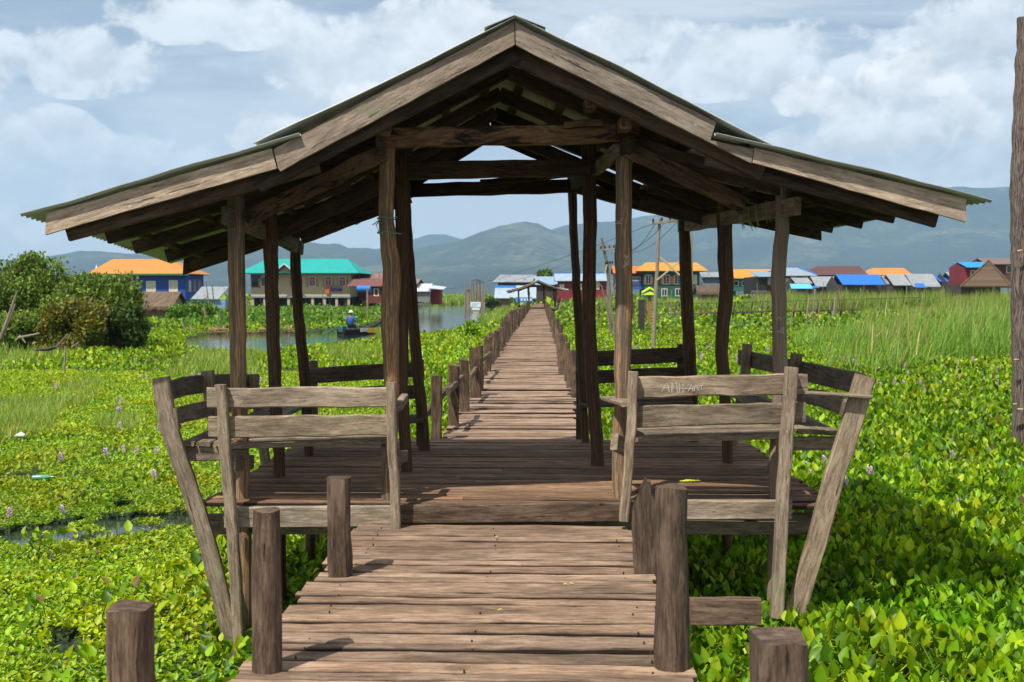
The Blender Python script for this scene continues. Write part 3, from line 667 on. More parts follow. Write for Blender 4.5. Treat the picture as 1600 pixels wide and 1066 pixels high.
# ------------------------------------------------------------------ boardwalk
P0 = paint('nail_rust', (.035, .02, .014), .3)
def boardwalk():
    m_ = MB(); y = .8
    while y < 6.74:
        w = random.choice((.06, .08, .09, .11, .12, .14, .17)); w = min(w, 6.76 - y) if y < 6.7 else w
        z = WZ - .018 + random.uniform(-.006, .006); sk = random.uniform(-.012, .012)
        xl = -1.235 + random.uniform(-.03, .02); xr = .60 + random.uniform(-.05, .03)
        m_.sweep([(xl, y + w / 2 - sk, z), (xr, y + w / 2 + sk, z + random.uniform(-.008, .008))], rect(w, .034, .009), jit=.008, jf=4, nsub=14, tint=random.random(), grime=1)
        y += w + random.choice((.010, .013, .017, .024))
    y = 9.85
    while y < 128:
        if 91.2 < y < 94.2: y = 94.3
        w = random.uniform(.10, .18) * (1 if y < 40 else 1.6); t = (y - 10.6) / 81
        zz = WZ - .018 + .018 * math.sin(y * .9) + .02 * noise.noise(Vector((y * .35, 0, 0))) + random.uniform(-.01, .01)
        xl = -1.047 - .04 * t + random.uniform(-.07, .04); xr = .424 - .25 * t + random.uniform(-.04, .07)
        m_.sweep([(xl, y + w / 2, zz + random.uniform(-.01, .01)), (xr, y + w / 2 + random.uniform(-.01, .01), zz + random.uniform(-.01, .01))], rect(w, .034, .010), jit=.006 if y < 30 else 0, nsub=6 if y < 30 else 1, tint=random.random(), grime=1)
        y += w + random.uniform(.006, .02)
    tag(m_.build('boardwalk', M['deck']), kind='structure')
    nl = MB(); yy = 3.4
    while yy < 6.7:
        for x in (-1.05, -.3, .45):
            if random.random() < .85: p = Vector((x + random.uniform(-.02, .02), yy, WZ - .01)); nl.sweep([p, p + Vector((0, 0, .016))], logsec(.0042, 6, 0), up=(0, 1, 0))
        yy += random.uniform(.10, .18)
    tag(nl.build('boardwalk_nails', P0), kind='structure')
    f = MB()
    for x in (-1.05, -.3, .45): f.beam((x, .9, WZ - .09), (x, 6.7, WZ - .09), .08, .10)
    for x in (-.9, -.2, .2): f.beam((x, 9.9, WZ - .11), (x, 90, WZ - .11), .08, .10, nsub=20)
    yy = 2.2
    while yy < 6.6: f.beam((-1.3, yy, WZ - .20), (.68, yy, WZ - .20), .06, .12); yy += 1.3
    yy = 11
    while yy < 90: f.beam((-1.15, yy, WZ - .22), (.45, yy, WZ - .22), .06, .12); yy += 1.6
    tag(f.build('boardwalk_frame', M['stub']), kind='structure')
boardwalk()
GP = 'stub posts lining the boardwalk'
def stub(p, top, w, lean, label, kind='sq', jag=False):
    """upright post from the lake bed to z = top"""
    m_ = MB(); base = Vector((p[0] - lean[0], p[1] - lean[1], -.3)); tp = Vector((p[0] + lean[0] * .8, p[1] + lean[1] * .8, top))
    n = 12; pts = [base.lerp(tp, i / n) for i in range(n + 1)]
    sec = rect(w, w * random.uniform(.7, 1.0), w * .12) if kind == 'sq' else logsec(w / 2, 11, .08)
    if kind == 'slab': sec = rect(w, w * .4, w * .1)
    sc = [1.0] * (n + 1)
    if kind != 'sq': sc = [1 + .05 * math.sin(i * .8 + p[0] * 5) for i in range(n + 1)]; sc[-1] = .9
    m_.sweep(pts, sec, sc, up=(random.uniform(-.15, .15), 1, 0), jit=w * .13, jf=11, smooth=(kind == 'log'), nsub=0, topcut=random.uniform(-.16, .16))
    if jag:
        for k in range(3):
            a = random.uniform(-.3, .3) * w; q = tp + Vector((a, 0, -.02)); m_.sweep([q, q + Vector((w * .1, 0, random.uniform(.05, .14)))], rect(w * .4, w * .25), [1, .12], up=(0, 1, 0), jit=.004)
    o = m_.build('boardwalk_post', M['stub'], origin=(base.x, base.y, 0)); return tag(o, label, 'post', GP)
def stub_px(px_base, py_base, px_top, py_top, wpx, label, kind='sq', jag=False, z=WZ):
    b = gnd(px_base, py_base, z); t = at(px_top, py_top, b.y); lean = ((t.x - b.x) / 2, 0)
    return stub(((t.x + b.x) / 2, b.y), t.z, wpx * b.y / F, (lean[0], 0), label, kind, jag)
stub(( (188 - VPX) * 3.0 / F, 3.0), CZ - (960 - HOR) * 3.0 / F, 66 * 3.0 / F, (0, 0), 'thick dark post with sawn top in the lower left corner of the picture')
stub_px(407, 1046, 418, 797, 46, 'round barked post left of the near boardwalk, the tallest one there', 'log')
stub_px(531, 900, 529, 747, 34, 'square pale post on the left of the boardwalk just before the shelter')
stub(((1220 - VPX) * 2.85 / F, 2.85), CZ - (996 - HOR) * 2.85 / F, 76 * 2.85 / F, (0, 0), 'thick grey post with a split top at the lower right bottom edge')
stub_px(1062, 1042, 1046, 760, 50, 'round dark post right of the near boardwalk with a board behind it', 'log')
m_ = MB(); d_ = gnd(1006, 897, WZ).y
pl_ = [at(a, b, d_) for a, b in ((992, 1000), (990, 890), (987, 830), (988, 796), (996, 778), (1001, 762), (1008, 748), (1011, 752), (1016, 752), (1017, 772), (1025, 788), (1027, 850), (1028, 1000))]; pl_[0].z = pl_[-1].z = -.3
fine_ = []
for a, b in zip(pl_, pl_[1:] + pl_[:1]):
    k = max(1, int((b - a).length / .04)); fine_ += [a.lerp(b, t / k) + (noise.noise_vector(a.lerp(b, t / k) * 25) * .006) for t in range(k)]
m_.extr(fine_, (.01, .075, 0), grain=(0, 0, 1)); tag(m_.build('boardwalk_post', M['stub'], origin=(pl_[1].x, d_, 0)), 'splintered jagged slab post right of the boardwalk before the shelter', 'post', GP)
m_ = MB(); m_.beam(at(1078, 955, 4.75), at(1188, 955, 4.75), .05, .125, nsub=6); tag(m_.build('board_end', M['stub'], origin=at(1130, 975, 4.75)), 'short board end jutting right from under the near boardwalk above the leaves', 'board')
NL = 'weathered stub post in the left row along the far boardwalk'; NR = 'weathered stub post in the right row along the far boardwalk'
for bx, by, tx, ty, w, kd, lb in ((683, 688, 682, 586, 17, 'sq', 'cracked post nearest behind the shelter in the left row of the far boardwalk'), (709, 662, 709, 571, 17, 'sq', 'dark square topped second post of the left row behind the shelter'), (726, 642, 725, 562, 15, 'sq', 'pale narrow third post of the left row behind the shelter'),
        (743, 621, 743, 543, 18, 'sq', 'broad tall fourth post of the left row behind the shelter'), (893, 606, 893, 547, 15, 'sq', 'pale square post nearest behind the shelter in the right row'), (880, 583, 879, 524, 14, 'sq', 'second post of the right row behind the shelter, slightly taller'),
        (752, 612, 751, 540, 9, 'log', NL), (762, 579, 762, 526, 11, 'sq', NL), (767, 570, 770, 520, 8, 'sq', NL), (777, 558, 775, 517, 9, 'log', NL), (885, 596, 887, 535, 9, 'log', NR), (876, 571, 874, 521, 9, 'sq', NR)):
    stub_px(bx, by, tx, ty, w, lb, kd)
y = 26.0
while y < 90:
    t = (y - 10.6) / 81
    stub((-1.12 - .04 * t + random.uniform(-.05, .03), y), WZ + random.uniform(.55, .85), random.uniform(.10, .16), (random.uniform(-.04, .04), 0), NL, random.choice(('sq', 'sq', 'log')))
    stub((.50 - .25 * t + random.uniform(-.03, .05), y + random.uniform(.2, .8)), WZ + random.uniform(.45, .8), random.uniform(.10, .16), (random.uniform(-.04, .04), 0), NR, random.choice(('sq', 'sq', 'log')))
    y += random.uniform(1.2, 1.9) * (1 if y < 60 else 1.3)
for a, b, c, d_, dd, de in ((700, 612, 722, 590, 11.2, 12.6), (655, 660, 705, 600, 10.4, 12.0), (748, 566, 766, 552, 17, 20), (734, 590, 745, 575, 14, 15)):
    m_ = MB(); m_.beam(at(a, b, dd), at(c, d_, de), .05, .07, nsub=4); tag(m_.build('side_rail', M['stub'], origin=at(a, b, dd)), 'loose sloping rail board nailed to the left row of far posts', 'rail', 'loose rails on the left posts')

# far shelter: same build, farther down the walk
fs = copy_tree(root_sh); fs.location = root_sh.location + Vector((-.22, 84.5, 0)); fs.scale = (.93, 1, .80)
fs['label'] = 'small distant shelter with pale bargeboards at the far end of the boardwalk'
for b_, dx, lb in ((sb0, -.05, 'tiny distant bench on the left side of the far shelter'), (sb1, -.40, 'tiny distant bench on the right side of the far shelter')):
    c_ = copy_tree(b_); c_.location = b_.location + Vector((dx, 84.4, .05)); c_.scale = (.93, 1, .85); c_['label'] = lb; c_['group'] = 'benches of the far shelter'
# ------------------------------------------------------------------ houses
def P_(n, c, **k):
    if n not in M: M[n] = paint(n, c, **k)
    return M[n]
GLASS = P_('dark_glass', (.02, .025, .03), rough=.15, vary=.2)
WHITE = P_('white_trim', (.62, .61, .56), vary=.1); CREAM = P_('cream_pane', (.55, .50, .36), vary=.1); STILT = P_('stilt_grey', (.16, .13, .10), vary=.3)
def house(name, label, cat, d, x0, x1, eave, base, L, roof, wallm, roofm, ov=.5, stilts=True, wins=(), group='stilt houses across the marsh', floor=None, side=()):
    """x0,x1,eave,base in photo pixels at the front wall; roof = (type, ridge x0, ridge x1, ridge y)"""
    X0, X1 = at(x0, HOR, d).x, at(x1, HOR, d).x; ZE = at(x0, eave, d).z; ZB = at(x0, base, d).z
    r = empty(name, ((X0 + X1) / 2, d, 0), label, cat, group)
    w = MB(); w.box(X0, X1, d, d + L, ZB, ZE); w.build('wall', wallm, r)
    ty, rx0, rx1, ry = roof; m_ = MB(); th = (0, 0, .07)
    if ty in ('gable', 'hip'):
        ym = d + L / 2; A = at(rx0, ry, ym); B = at(rx1, ry, ym)
        if ty == 'gable': ex0, ex1 = A.x, B.x
        else: ex0, ex1 = X0 - ov, X1 + ov
        z = ZE - .05; f0 = Vector((ex0, d - ov, z)); f1 = Vector((ex1, d - ov, z)); b0 = Vector((ex0, d + L + ov, z)); b1 = Vector((ex1, d + L + ov, z))
        m_.extr([f0, f1, B, A], th, grain=(0, .01, 1)); m_.extr([b1, b0, A, B], th, grain=(0, .01, 1))
        if ty == 'hip': m_.extr([b0, f0, A], th); m_.extr([f1, b1, B], th)
        else:
            for xx in (X0 + .02, X1 - .06): g_ = MB(); g_.extr([(xx, d + .02, ZE), (xx, d + L - .02, ZE), (xx, ym, A.z - .1)], (.04, 0, 0)); g_.build('gable_wall', wallm, r)
    elif ty == 'shed':
        A = at(rx0, ry, d + L); B = at(rx1, ry, d + L); m_.extr([(A.x, d - ov, ZE), (B.x, d - ov, ZE), (B.x, d + L + ov, A.z), (A.x, d + L + ov, A.z)], th)
    elif ty == 'front':      # gable facing the camera
        A = at(rx0, ry, d); m_.extr([(X0 - ov, d - ov, ZE), (A.x, d - ov, A.z), (A.x, d + L, A.z), (X0 - ov, d + L, ZE)], th); m_.extr([(A.x, d - ov, A.z), (X1 + ov, d - ov, ZE), (X1 + ov, d + L, ZE), (A.x, d + L, A.z)], th)
        g_ = MB(); g_.extr([(X0, d, ZE), (X1, d, ZE), (A.x, d, A.z - .05)], (0, .1, 0)); g_.build('gable_wall', wallm, r)
    m_.build('roof', roofm, r)
    if stilts:
        n = max(3, int((X1 - X0) / 1.6))
        for i in range(n):
            xx = X0 + .1 + (X1 - X0 - .2) * i / (n - 1); s_ = MB(); s_.sweep([(xx, d + .15, -.3), (xx + random.uniform(-.05, .05), d + .15, ZB + .02)], logsec(.08, 6), jit=.01); s_.build('stilt', STILT, r)
    for wi in wins: window(r, d, *wi)
    for (yy, zz, ww, hh, mt) in side:     # windows on the right-hand wall: offset back, height px
        s_ = MB(); Z = at(x1, zz, d).z; s_.box(X1 + .002, X1 + .05, d + yy, d + yy + ww, Z - hh / 2, Z + hh / 2); s_.build('window', mt, r)
    return r
def window(r, d, cx, cy, w, h, pane=None, shut=None, curtain=None, ft=.10):
    pane = pane or GLASS; C = at(cx, cy, d); W = w * d / F / 2; H = h * d / F / 2; y = d - .03
    f = MB(); f.box(C.x - W, C.x - W + ft, y - .03, y + .05, C.z - H, C.z + H); f.box(C.x + W - ft, C.x + W, y - .03, y + .05, C.z - H, C.z + H)
    f.box(C.x - W + ft, C.x + W - ft, y - .03, y + .05, C.z + H - ft, C.z + H); f.box(C.x - W + ft, C.x + W - ft, y - .03, y + .05, C.z - H, C.z - H + ft)
    if w * d / F > .9: f.box(C.x - .035, C.x + .035, y - .02, y + .04, C.z - H + ft, C.z + H - ft)
    fr = f.build('window', WHITE, r)
    p = MB(); p.box(C.x - W + ft, C.x + W - ft, y + .002, y + .02, C.z - H + ft, C.z + H - ft); p.build('pane', pane, fr)
    if shut:
        for s in (-1, 1):
            q = MB(); x = C.x + s * (W + W * .33); q.box(x - W * .3, x + W * .3, y - .06, y - .01, C.z - H, C.z + H * .62); q.build('shutter', shut, fr)
    if curtain:
        q = MB(); q.extr([(C.x - W * .75, y - .012, C.z + H * .5), (C.x + W * .75, y - .012, C.z + H * .5), (C.x + W * .12, y - .012, C.z), (C.x + W * .25, y - .012, C.z - H * .7), (C.x - W * .25, y - .012, C.z - H * .7), (C.x - W * .12, y - .012, C.z)], (0, -.02, 0)); q.build('curtain', curtain, fr)
BLUE = P_('blue_wall', (.012, .085, .42), boards=3.2, vary=.15); ORG = P_('orange_roof', (.66, .25, .04), boards=2.2, vary=.12, rough=.6); ORG2 = P_('amber_roof', (.72, .30, .02), boards=2.2, vary=.12, rough=.6)
TEAL = P_('teal_roof', (.0, .38, .33), boards=2.2, vary=.1, rough=.6); TAN = P_('tan_wall', (.45, .365, .23), vary=.18, scale=2); THATCH = M.setdefault('thatch', wood('thatch_straw', (.05, .034, .024), (.15, .105, .075), (.28, .21, .15), blotch=.6, bump=1)); WOVEN = P_('woven_wall', (.20, .135, .085), vary=.35, scale=7)
TIN = P_('tin_roof', (.36, .40, .42), boards=3, vary=.25, rust=.25, rough=.55, metal=.2); RUSTR = P_('rust_roof', (.33, .20, .15), boards=2.5, vary=.4, rust=.75); MAROON = P_('maroon_wall', (.12, .025, .022), vary=.25); REDW = P_('red_wall', (.26, .02, .025), vary=.2, boards=3)
GREENW = P_('green_wall', (.012, .085, .055), vary=.15); BROWNR = P_('brown_roof', (.12, .045, .035), boards=2.5, vary=.25); BLUER = P_('blue_roof', (.01, .17, .62), boards=2.2, vary=.12); SKYT = P_('blue_tarp', (.10, .42, .68), vary=.15); GREYH = P_('grey_slat_roof', (.30, .32, .33), boards=3, vary=.3, axis=2)
ORSH = P_('orange_shutter', (.55, .20, .05), vary=.2); TSH = P_('tan_shutter', (.30, .19, .08), vary=.25); PINK = P_('pink_curtain', (.70, .10, .33), vary=.2); DWALL = P_('dark_wall', (.06, .042, .035), vary=.3)
GRNW = P_('teal_green_wall', (.03, .12, .09), vary=.2); TINW = P_('tin_wall', (.22, .28, .34), vary=.25, boards=3); LG = P_('lime_roof', (.62, .78, .02), vary=.1)
LBLUE = P_('light_blue', (.10, .22, .40), vary=.2)

h = house('blue_house', 'bright blue plank house with orange hip roof behind the big bush', 'house', 115, 150, 290, 428, 476, 6.2, ('hip', 176, 268, 406), BLUE, ORG, .7,
      wins=[(203, 448, 15, 18, CREAM), (236, 448, 15, 18, CREAM), (271, 447, 14, 18, CREAM)], side=[(1.0, 447, .7, 1.3, CREAM), (2.6, 447, .7, 1.3, TSH), (4.2, 447, .8, 1.3, TSH)])
g_ = MB(); X0, X1 = at(150, HOR, 115).x, at(290, HOR, 115).x; z = at(150, 429, 115).z; g_.box(X0 - .7, X1 + .7, 114.2, 114.28, z - .12, z + .06); g_.build('eave_board', P_('green_trim', (.02, .13, .06)), h)
# small stupa spire beyond
m_ = MB(); p = at(151, 426, 180); m_.sweep([p + Vector((0, 0, -2)), p, p + Vector((0, 0, .3)), p + Vector((0, 0, 1.4))], logsec(1, 10, 0), [.8, .6, .3, .03], up=(0, 1, 0), smooth=True); tag(m_.build('pagoda_spire', WHITE, origin=p), 'white pointed pagoda spire rising over the bush left of the blue house', 'spire')
# thatched huts
def thatch_hut(label, d, x0, x1, ridge, eave, base, L, name='thatched_hut', w0=None, w1=None):
    w0 = w0 or x0 + 12; w1 = w1 or x1 - 8
    h = house(name, label, 'hut', d, w0, w1, eave + 2, base, L, ('gable', x0 + 2, x1, ridge), WOVEN, THATCH, .6, stilts=False, group='thatched huts')
    m_ = MB(); X0, X1 = at(x0 + 2, HOR, d).x, at(x1, HOR, d).x; Z = at(x0, eave, d).z
    for i in range(90):
        x = X0 + (X1 - X0) * i / 90; m_.sweep([(x, d - .62, Z + .12), (x + random.uniform(-.05, .05), d - .68, Z - random.uniform(.1, .32))], rect(.07, .03, .01), [1, .3], up=(0, 1, 0))
    m_.build('thatch_fringe', THATCH, h); return h
thatch_hut('brown thatched hut with shaggy eave in front of the blue house', 84, 196, 283, 457, 481, 508, 3.2, w0=222, w1=268)
house('shed', 'grey tin roofed shed with pale blue wall right of the blue house', 'shed', 110, 318, 352, 468, 492, 3, ('shed', 314, 356, 449), P_('pale_blue_wall', (.16, .28, .40), vary=.2), TIN, .3, wins=[(330, 478, 9, 10)])
# teal-roofed house
D = 128
h = house('teal_roof_house', 'large tan house with bright teal roof on concrete stilts across the channel', 'house', D, 392, 547, 427, 464, 9, ('hip', 418, 543, 405.5), TAN, TEAL, 1.3, stilts=False,
      wins=[(488, 440, 11, 16, GLASS, TSH, PINK), (513, 440, 11, 16, GLASS, TSH, PINK), (535, 440, 11, 16, GLASS, TSH, PINK), (462, 440, 11, 16, GLASS, TSH), (412, 440, 10, 16, GLASS, TSH)], side=[(1.2, 432, 5, .5, GLASS), (1.5, 441, 3, 1.2, MAROON)])
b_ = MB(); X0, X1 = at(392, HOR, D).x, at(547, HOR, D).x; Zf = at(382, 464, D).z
b_.box(X0, X1, D + .8, D + 8.5, .2, Zf - .01); b_.build('undercroft_shade', M['black'], h)  # solid black box painted as the shade between the stilts
b_ = MB(); b_.box(X0 - .1, X1 + .1, D - .1, D + .15, Zf - .12, Zf + .06); b_.build('floor_band', TINW, h)
for i in range(9):
    xx = X0 + .2 + (X1 - X0 - .4) * i / 8; s_ = MB(); s_.box(xx - .16, xx + .16, D + .02, D + .34, -.3, Zf - .13); s_.build('pillar', TAN, h)
s_ = MB(); s_.box(X0, X1, D + .40, D + .5, .2, at(400, 479, D).z); s_.build('low_wall', TAN, h)
for i in range(14):
    xx = random.uniform(X0, X1); s_ = MB(); s_.beam((xx, D + .2, -.2), (xx + random.uniform(-.5, .5), D + .25, Zf - .15), .05, .05, nsub=1); s_.build('prop', STILT, h)
s_ = MB(); a = at(393, 430, D); c = at(408, 449, D); s_.box(a.x, c.x, D - .05, D - .004, c.z, a.z); s_.build('balcony_shade', M['black'], h)  # black panel on the wall, painted as the balcony's inner shade
for k in range(8):
    s_ = MB(); xx = a.x + (c.x - a.x) * k / 7; s_.box(xx - .03, xx + .03, D - .1, D - .055, a.z - .75, a.z); s_.build('baluster', LBLUE, h)
# dormer gable
s_ = MB(); A = at(444, 414, D - 1.0); s_.extr([at(430, 425, D - 1.5), at(458, 425, D - 1.5), at(444, 413.5, D - 1.5)], (0, .3, 0)); s_.build('dormer', DWALL, h)
s_ = MB(); s_.beam(at(429, 425, D - 1.6), at(444, 412.5, D - 1.6), .15, .12); s_.beam(at(459, 425, D - 1.6), at(444, 412.5, D - 1.6), .15, .12); s_.build('dormer_trim', WHITE, h)
# sign with yellow looped lettering, orange cloth
sg = MB(); a = at(517, 446.5, D - .2); c = at(534, 455, D - .2); sg.box(a.x, c.x, a.y, a.y + .06, c.z, a.z)
so = sg.build('wall_sign', P_('purple_sign', (.045, .03, .20), vary=.1), origin=(a.x, a.y, c.z)); tag(so, 'purple sign with yellow looped letters on the teal roofed house', 'sign')
lt = MB(); lx = a.x + .12
for i in range(7):
    rr = .10; cc = Vector((lx + rr, a.y - .02, a.z - .22 + .02 * (i % 2))); a0 = random.uniform(0, 6)
    lt.sweep([cc + Vector((math.cos(t + a0) * rr, 0, math.sin(t + a0) * rr)) for t in np.linspace(0, 5.0, 10)], rect(.035, .02, .004), up=(0, 1, 0)); lx += .185
lo_ = lt.build('lettering', P_('sign_yellow', (.75, .65, .05)), so)
lt = MB()
for i in range(5):
    rr = .055; cc = Vector((a.x + .42 + i * .13, a.y - .02, c.z + .17)); lt.sweep([cc + Vector((math.cos(t) * rr, 0, math.sin(t) * rr)) for t in np.linspace(i, i + 5, 8)], rect(.02, .02, .004), up=(0, 1, 0))
lt.build('lettering', P_('sign_blue', (.15, .35, .6)), so)
s_ = MB(); s_.sweep([at(511, 446, D - .25), at(511.5, 452, D - .3), at(510.5, 459.5, D - .25)], rect(.55, .04, .01), up=(0, 1, 0), jit=.04, nsub=3); tag(s_.build('hanging_cloth', P_('orange_cloth', (.55, .12, .03), vary=.5, scale=6), origin=at(511, 459, D - .25)), 'orange red cloth hung below the windows of the teal roofed house', 'cloth')
# rust cluster
house('rust_roof_house', 'brown house with striped rusty tin roof right of the teal roofed house', 'house', 133, 560, 622, 441, 470, 8, ('gable', 548, 628, 428), MAROON, RUSTR, .6)
h = house('lean_to', 'lower maroon shack with red tin roof and blue tarp beside the tan house', 'shack', 123, 572, 604, 448, 474, 4, ('shed', 552, 606, 436), MAROON, P_('red_tin', (.20, .06, .05), boards=3, vary=.3, rust=.4), .5, wins=[(588, 457, 8, 12, MAROON)])
s_ = MB(); s_.sweep([at(558, 452, 121), at(568, 451.5, 121), at(579, 452, 121)], logsec(.42, 10, .05), up=(0, 0, 1), smooth=True); tag(s_.build('blue_tank', P_('tank_blue', (.015, .16, .50), vary=.15), origin=at(568, 457, 121)), 'round blue water tank slung under the red tin roof', 'tank')
house('rust_roof_house', 'tall dark shack with a rusty tin roof end by the open water', 'house', 128, 628, 650, 444, 474, 7, ('gable', 624, 658, 437), DWALL, RUSTR, .4)
h = house('shed', 'white roofed shed with red side on stilts at the edge of the open water', 'shed', 126, 651, 672, 456, 472, 4.5, ('shed', 649, 676, 444), P_('weathered_tin_wall', (.24, .25, .24), vary=.3, boards=3), P_('white_tin', (.60, .63, .65), vary=.12, boards=3), .3)
s_ = MB(); X = at(672, HOR, 126).x; s_.box(X + .004, X + 1.1, 127, 130.3, .9, at(672, 452, 126).z); s_.build('red_side_room', REDW, h)
s_ = MB(); s_.extr([(X - .2, 125.6, at(672, 451, 126).z), (X + 1.6, 126.2, at(672, 453, 126).z), (X + 1.6, 131, at(672, 449, 126).z), (X - .2, 131, at(672, 446, 126).z)], (0, 0, .06)); s_.build('roof', bpy.data.materials['white_tin'], h)
# centre cluster
house('large_tin_house', 'long grey tin roofed house behind the far shelter', 'house', 190, 778, 835, 441, 470, 9, ('hip', 781, 838, 430), MAROON, TIN, 1.0)
house('blue_ridge_shed', 'low silver tin shed with blue roof edge left of the far shelter', 'shed', 150, 777, 835, 466, 478, 6, ('gable', 774, 838, 447), WOVEN, P_('silver_tin', (.42, .50, .56), boards=3, vary=.2, rough=.5), .5)
b_ = MB(); p = at(774, 447.5, 152.8); q = at(806, 447.5, 152.8); b_.box(p.x, q.x, 152.3, 152.9, p.z - .35, p.z + .12); tag(b_.build('blue_tarpaulin', P_('tarp_blue', (.03, .22, .65), vary=.2), origin=p), 'strip of blue tarpaulin over the ridge of the silver tin shed', 'tarpaulin')
house('blue_roof_shed', 'pale blue tin roofed shed peeking over the right of the far shelter', 'shed', 158, 838, 885, 445, 475, 6, ('gable', 836, 887, 433), DWALL, P_('pale_blue_tin', (.28, .42, .55), boards=3, vary=.15), .5)
bn = MB(); a = at(806, 464.5, 110); c = at(832, 472.5, 110); bn.box(a.x, c.x, 110, 110.06, c.z, a.z); bo = bn.build('banner', P_('banner_blue', (.05, .25, .65), vary=.15), origin=(a.x, 110, c.z)); tag(bo, 'blue and white banner hanging at the far shelter', 'banner')
bn = MB()
for i in range(5): x = a.x + .2 + i * .33; bn.box(x, x + .2, 109.94, 109.99, a.z - .38, a.z - .16 + .04 * (i % 2))
bn.build('lettering', WHITE, bo)
house('red_house', 'deep red house with pale tin roof just right of the far shelter', 'house', 150, 872, 948, 439, 470, 7, ('gable', 866, 950, 427.5), REDW, P_('silver_tin2', (.36, .46, .54), boards=3, vary=.2), .6, wins=[(932, 446, 9, 13, CREAM), (878, 449, 7, 9, CREAM), (905, 448, 8, 10, CREAM)])
b_ = MB(); p = at(866, 427.5, 153.5); q = at(950, 427.5, 153.5); b_.box(p.x, q.x, 153.2, 153.7, p.z - .1, p.z + .12); b_.build('ridge_strip', BLUER, [o for o in COL.objects if o.name == 'red_house'][0])
h = house('orange_roof_house', 'blue verandah house with red orange roof left of the dark green house', 'house', 168, 962, 1004, 427, 452, 6, ('gable', 956, 1012, 416.5), DWALL, P_('red_orange_roof', (.75, .17, .03), boards=2, vary=.12), .6, wins=[(994, 436, 14, 7, TINW)])
b_ = MB(); a = at(965, 442, 167); c = at(1005, 443.5, 167); b_.box(a.x, c.x, 166.8, 167, c.z, a.z); a = at(965, 449, 167); c = at(1005, 451.5, 167); b_.box(a.x, c.x, 166.8, 167, c.z, a.z)
for i in range(12): x = a.x + (c.x - a.x) * i / 11; b_.box(x - .05, x + .05, 166.85, 166.95, a.z, a.z + .9)
b_.build('balcony_rail', BLUER, h)
house('green_house', 'dark green two storey house with amber roof and orange shutters', 'house', 165, 1007, 1093, 423.5, 466, 8, ('hip', 1010, 1088, 411), GREENW, ORG2, 1.2, stilts=False,
      wins=[(1013, 437, 9, 15, GLASS, ORSH), (1041, 437, 10, 15, GLASS, ORSH), (1059, 437, 11, 15, GLASS, ORSH), (1085, 437, 8, 15, CREAM), (1038, 457, 9, 12), (1060, 457, 10, 12)])
house('tin_shed', 'grey tin shed with rusty roof right of the dark green house', 'shed', 175, 1095, 1150, 433, 462, 6, ('gable', 1092, 1152, 426), TINW, TIN, .5)
thatch_hut('low brown thatched hut right of the dark green house', 120, 1084, 1130, 447, 458, 470, 3)
h = house('orange_roof_house', 'green walled house with wide orange roof behind two shelter posts on the right', 'house', 172, 1132, 1200, 435, 455, 8, ('gable', 1130, 1212, 421.5), GRNW, ORG2, .7, wins=[(1165, 443, 12, 8, GLASS), (1150, 443, 8, 8)])
h = house('blue_trim_house', 'maroon house under a pale hip roof with blue edges', 'house', 150, 1198, 1268, 431, 462, 8, ('hip', 1215, 1245, 418.5), MAROON, P_('pale_hip_tin', (.30, .38, .42), boards=3, vary=.2), .7, wins=[(1203, 440, 7, 11, WHITE), (1240, 435, 8, 5, WHITE), (1258, 435, 8, 5, WHITE), (1230, 440, 6, 10, WHITE)])
b_ = MB(); X0, X1 = at(1198, HOR, 150).x - .75, at(1268, HOR, 150).x + .75; Z = at(1198, 431, 150).z - .05; A = at(1215, 418.5, 154); B = at(1245, 418.5, 154)
b_.beam((X1, 149.3, Z + .12), (B.x, B.y, B.z + .12), .2, .1); b_.beam((X0, 149.3, Z + .12), (A.x, A.y, A.z + .12), .2, .1); b_.beam((A.x, A.y, A.z + .12), (B.x, B.y, B.z + .12), .2, .1); b_.build('roof_edge', BLUER, h)
h = house('porch_house', 'open porch with pale blue roof attached left of the maroon house', 'house', 146, 1175, 1198, 433, 460, 6, ('shed', 1170, 1204, 424), M['black'], P_('pale_hip_tin2', (.26, .36, .42), boards=3, vary=.2), .6)  # wall box is black to paint the shade inside the porch
b_ = MB()
for i in range(9): x = at(1175 + i * 2.8, HOR, 145).x; b_.box(x - .05, x + .05, 145.3, 145.4, 1.2, 2.6)
b_.box(at(1174, HOR, 145).x, at(1199, HOR, 145).x, 145.28, 145.42, 2.5, 2.65); b_.build('porch_rail', STILT, h)
house('brown_roof_house', 'long dark house under a brown tin roof', 'house', 175, 1276, 1346, 430, 460, 9, ('hip', 1277, 1342, 416.5), DWALL, BROWNR, .9)
house('orange_roof_house', 'house with pale orange roof between brown and teal blue roofs on the right', 'house', 175, 1362, 1416, 430, 460, 8, ('hip', 1364, 1412, 419.5), MAROON, ORG, .8)
GH = 'grey slatted huts in the right hand row'
for (lb, d, x0, x1, rdg, ev, L, rm) in (('grey slatted hut with a sky blue tarp at its foot', 135, 1236, 1262, 435, 443, 4, GREYH), ('narrow grey slatted hut left of the bright blue roof', 137, 1266, 1303, 433, 448, 5, GREYH), ('long low hut with bright blue roof, the largest of the row', 128, 1306, 1372, 430, 445, 5, BLUER),
        ('small grey hut touching the right end of the bright blue roof', 132, 1369, 1383, 432, 444, 4, GREYH), ('grey slatted hut between two dark gaps right of the blue roof', 130, 1384, 1412, 430, 446, 5, GREYH), ('widest grey slatted hut, with a blue tarp below its eave', 131, 1414, 1457, 429, 448, 5, GREYH),
        ('small hut with mid blue roof at the right of the row', 140, 1458, 1476, 432, 440, 4, BLUER), ('grey tin hut just left of the blue roofed red house', 138, 1477, 1502, 426, 441, 5, TIN)):
    house('slatted_hut', lb, 'hut', d, x0 + 2, x1 - 2, ev, 464, L, ('gable', x0, x1, rdg), DWALL, rm, .5, group=GH, stilts=False)
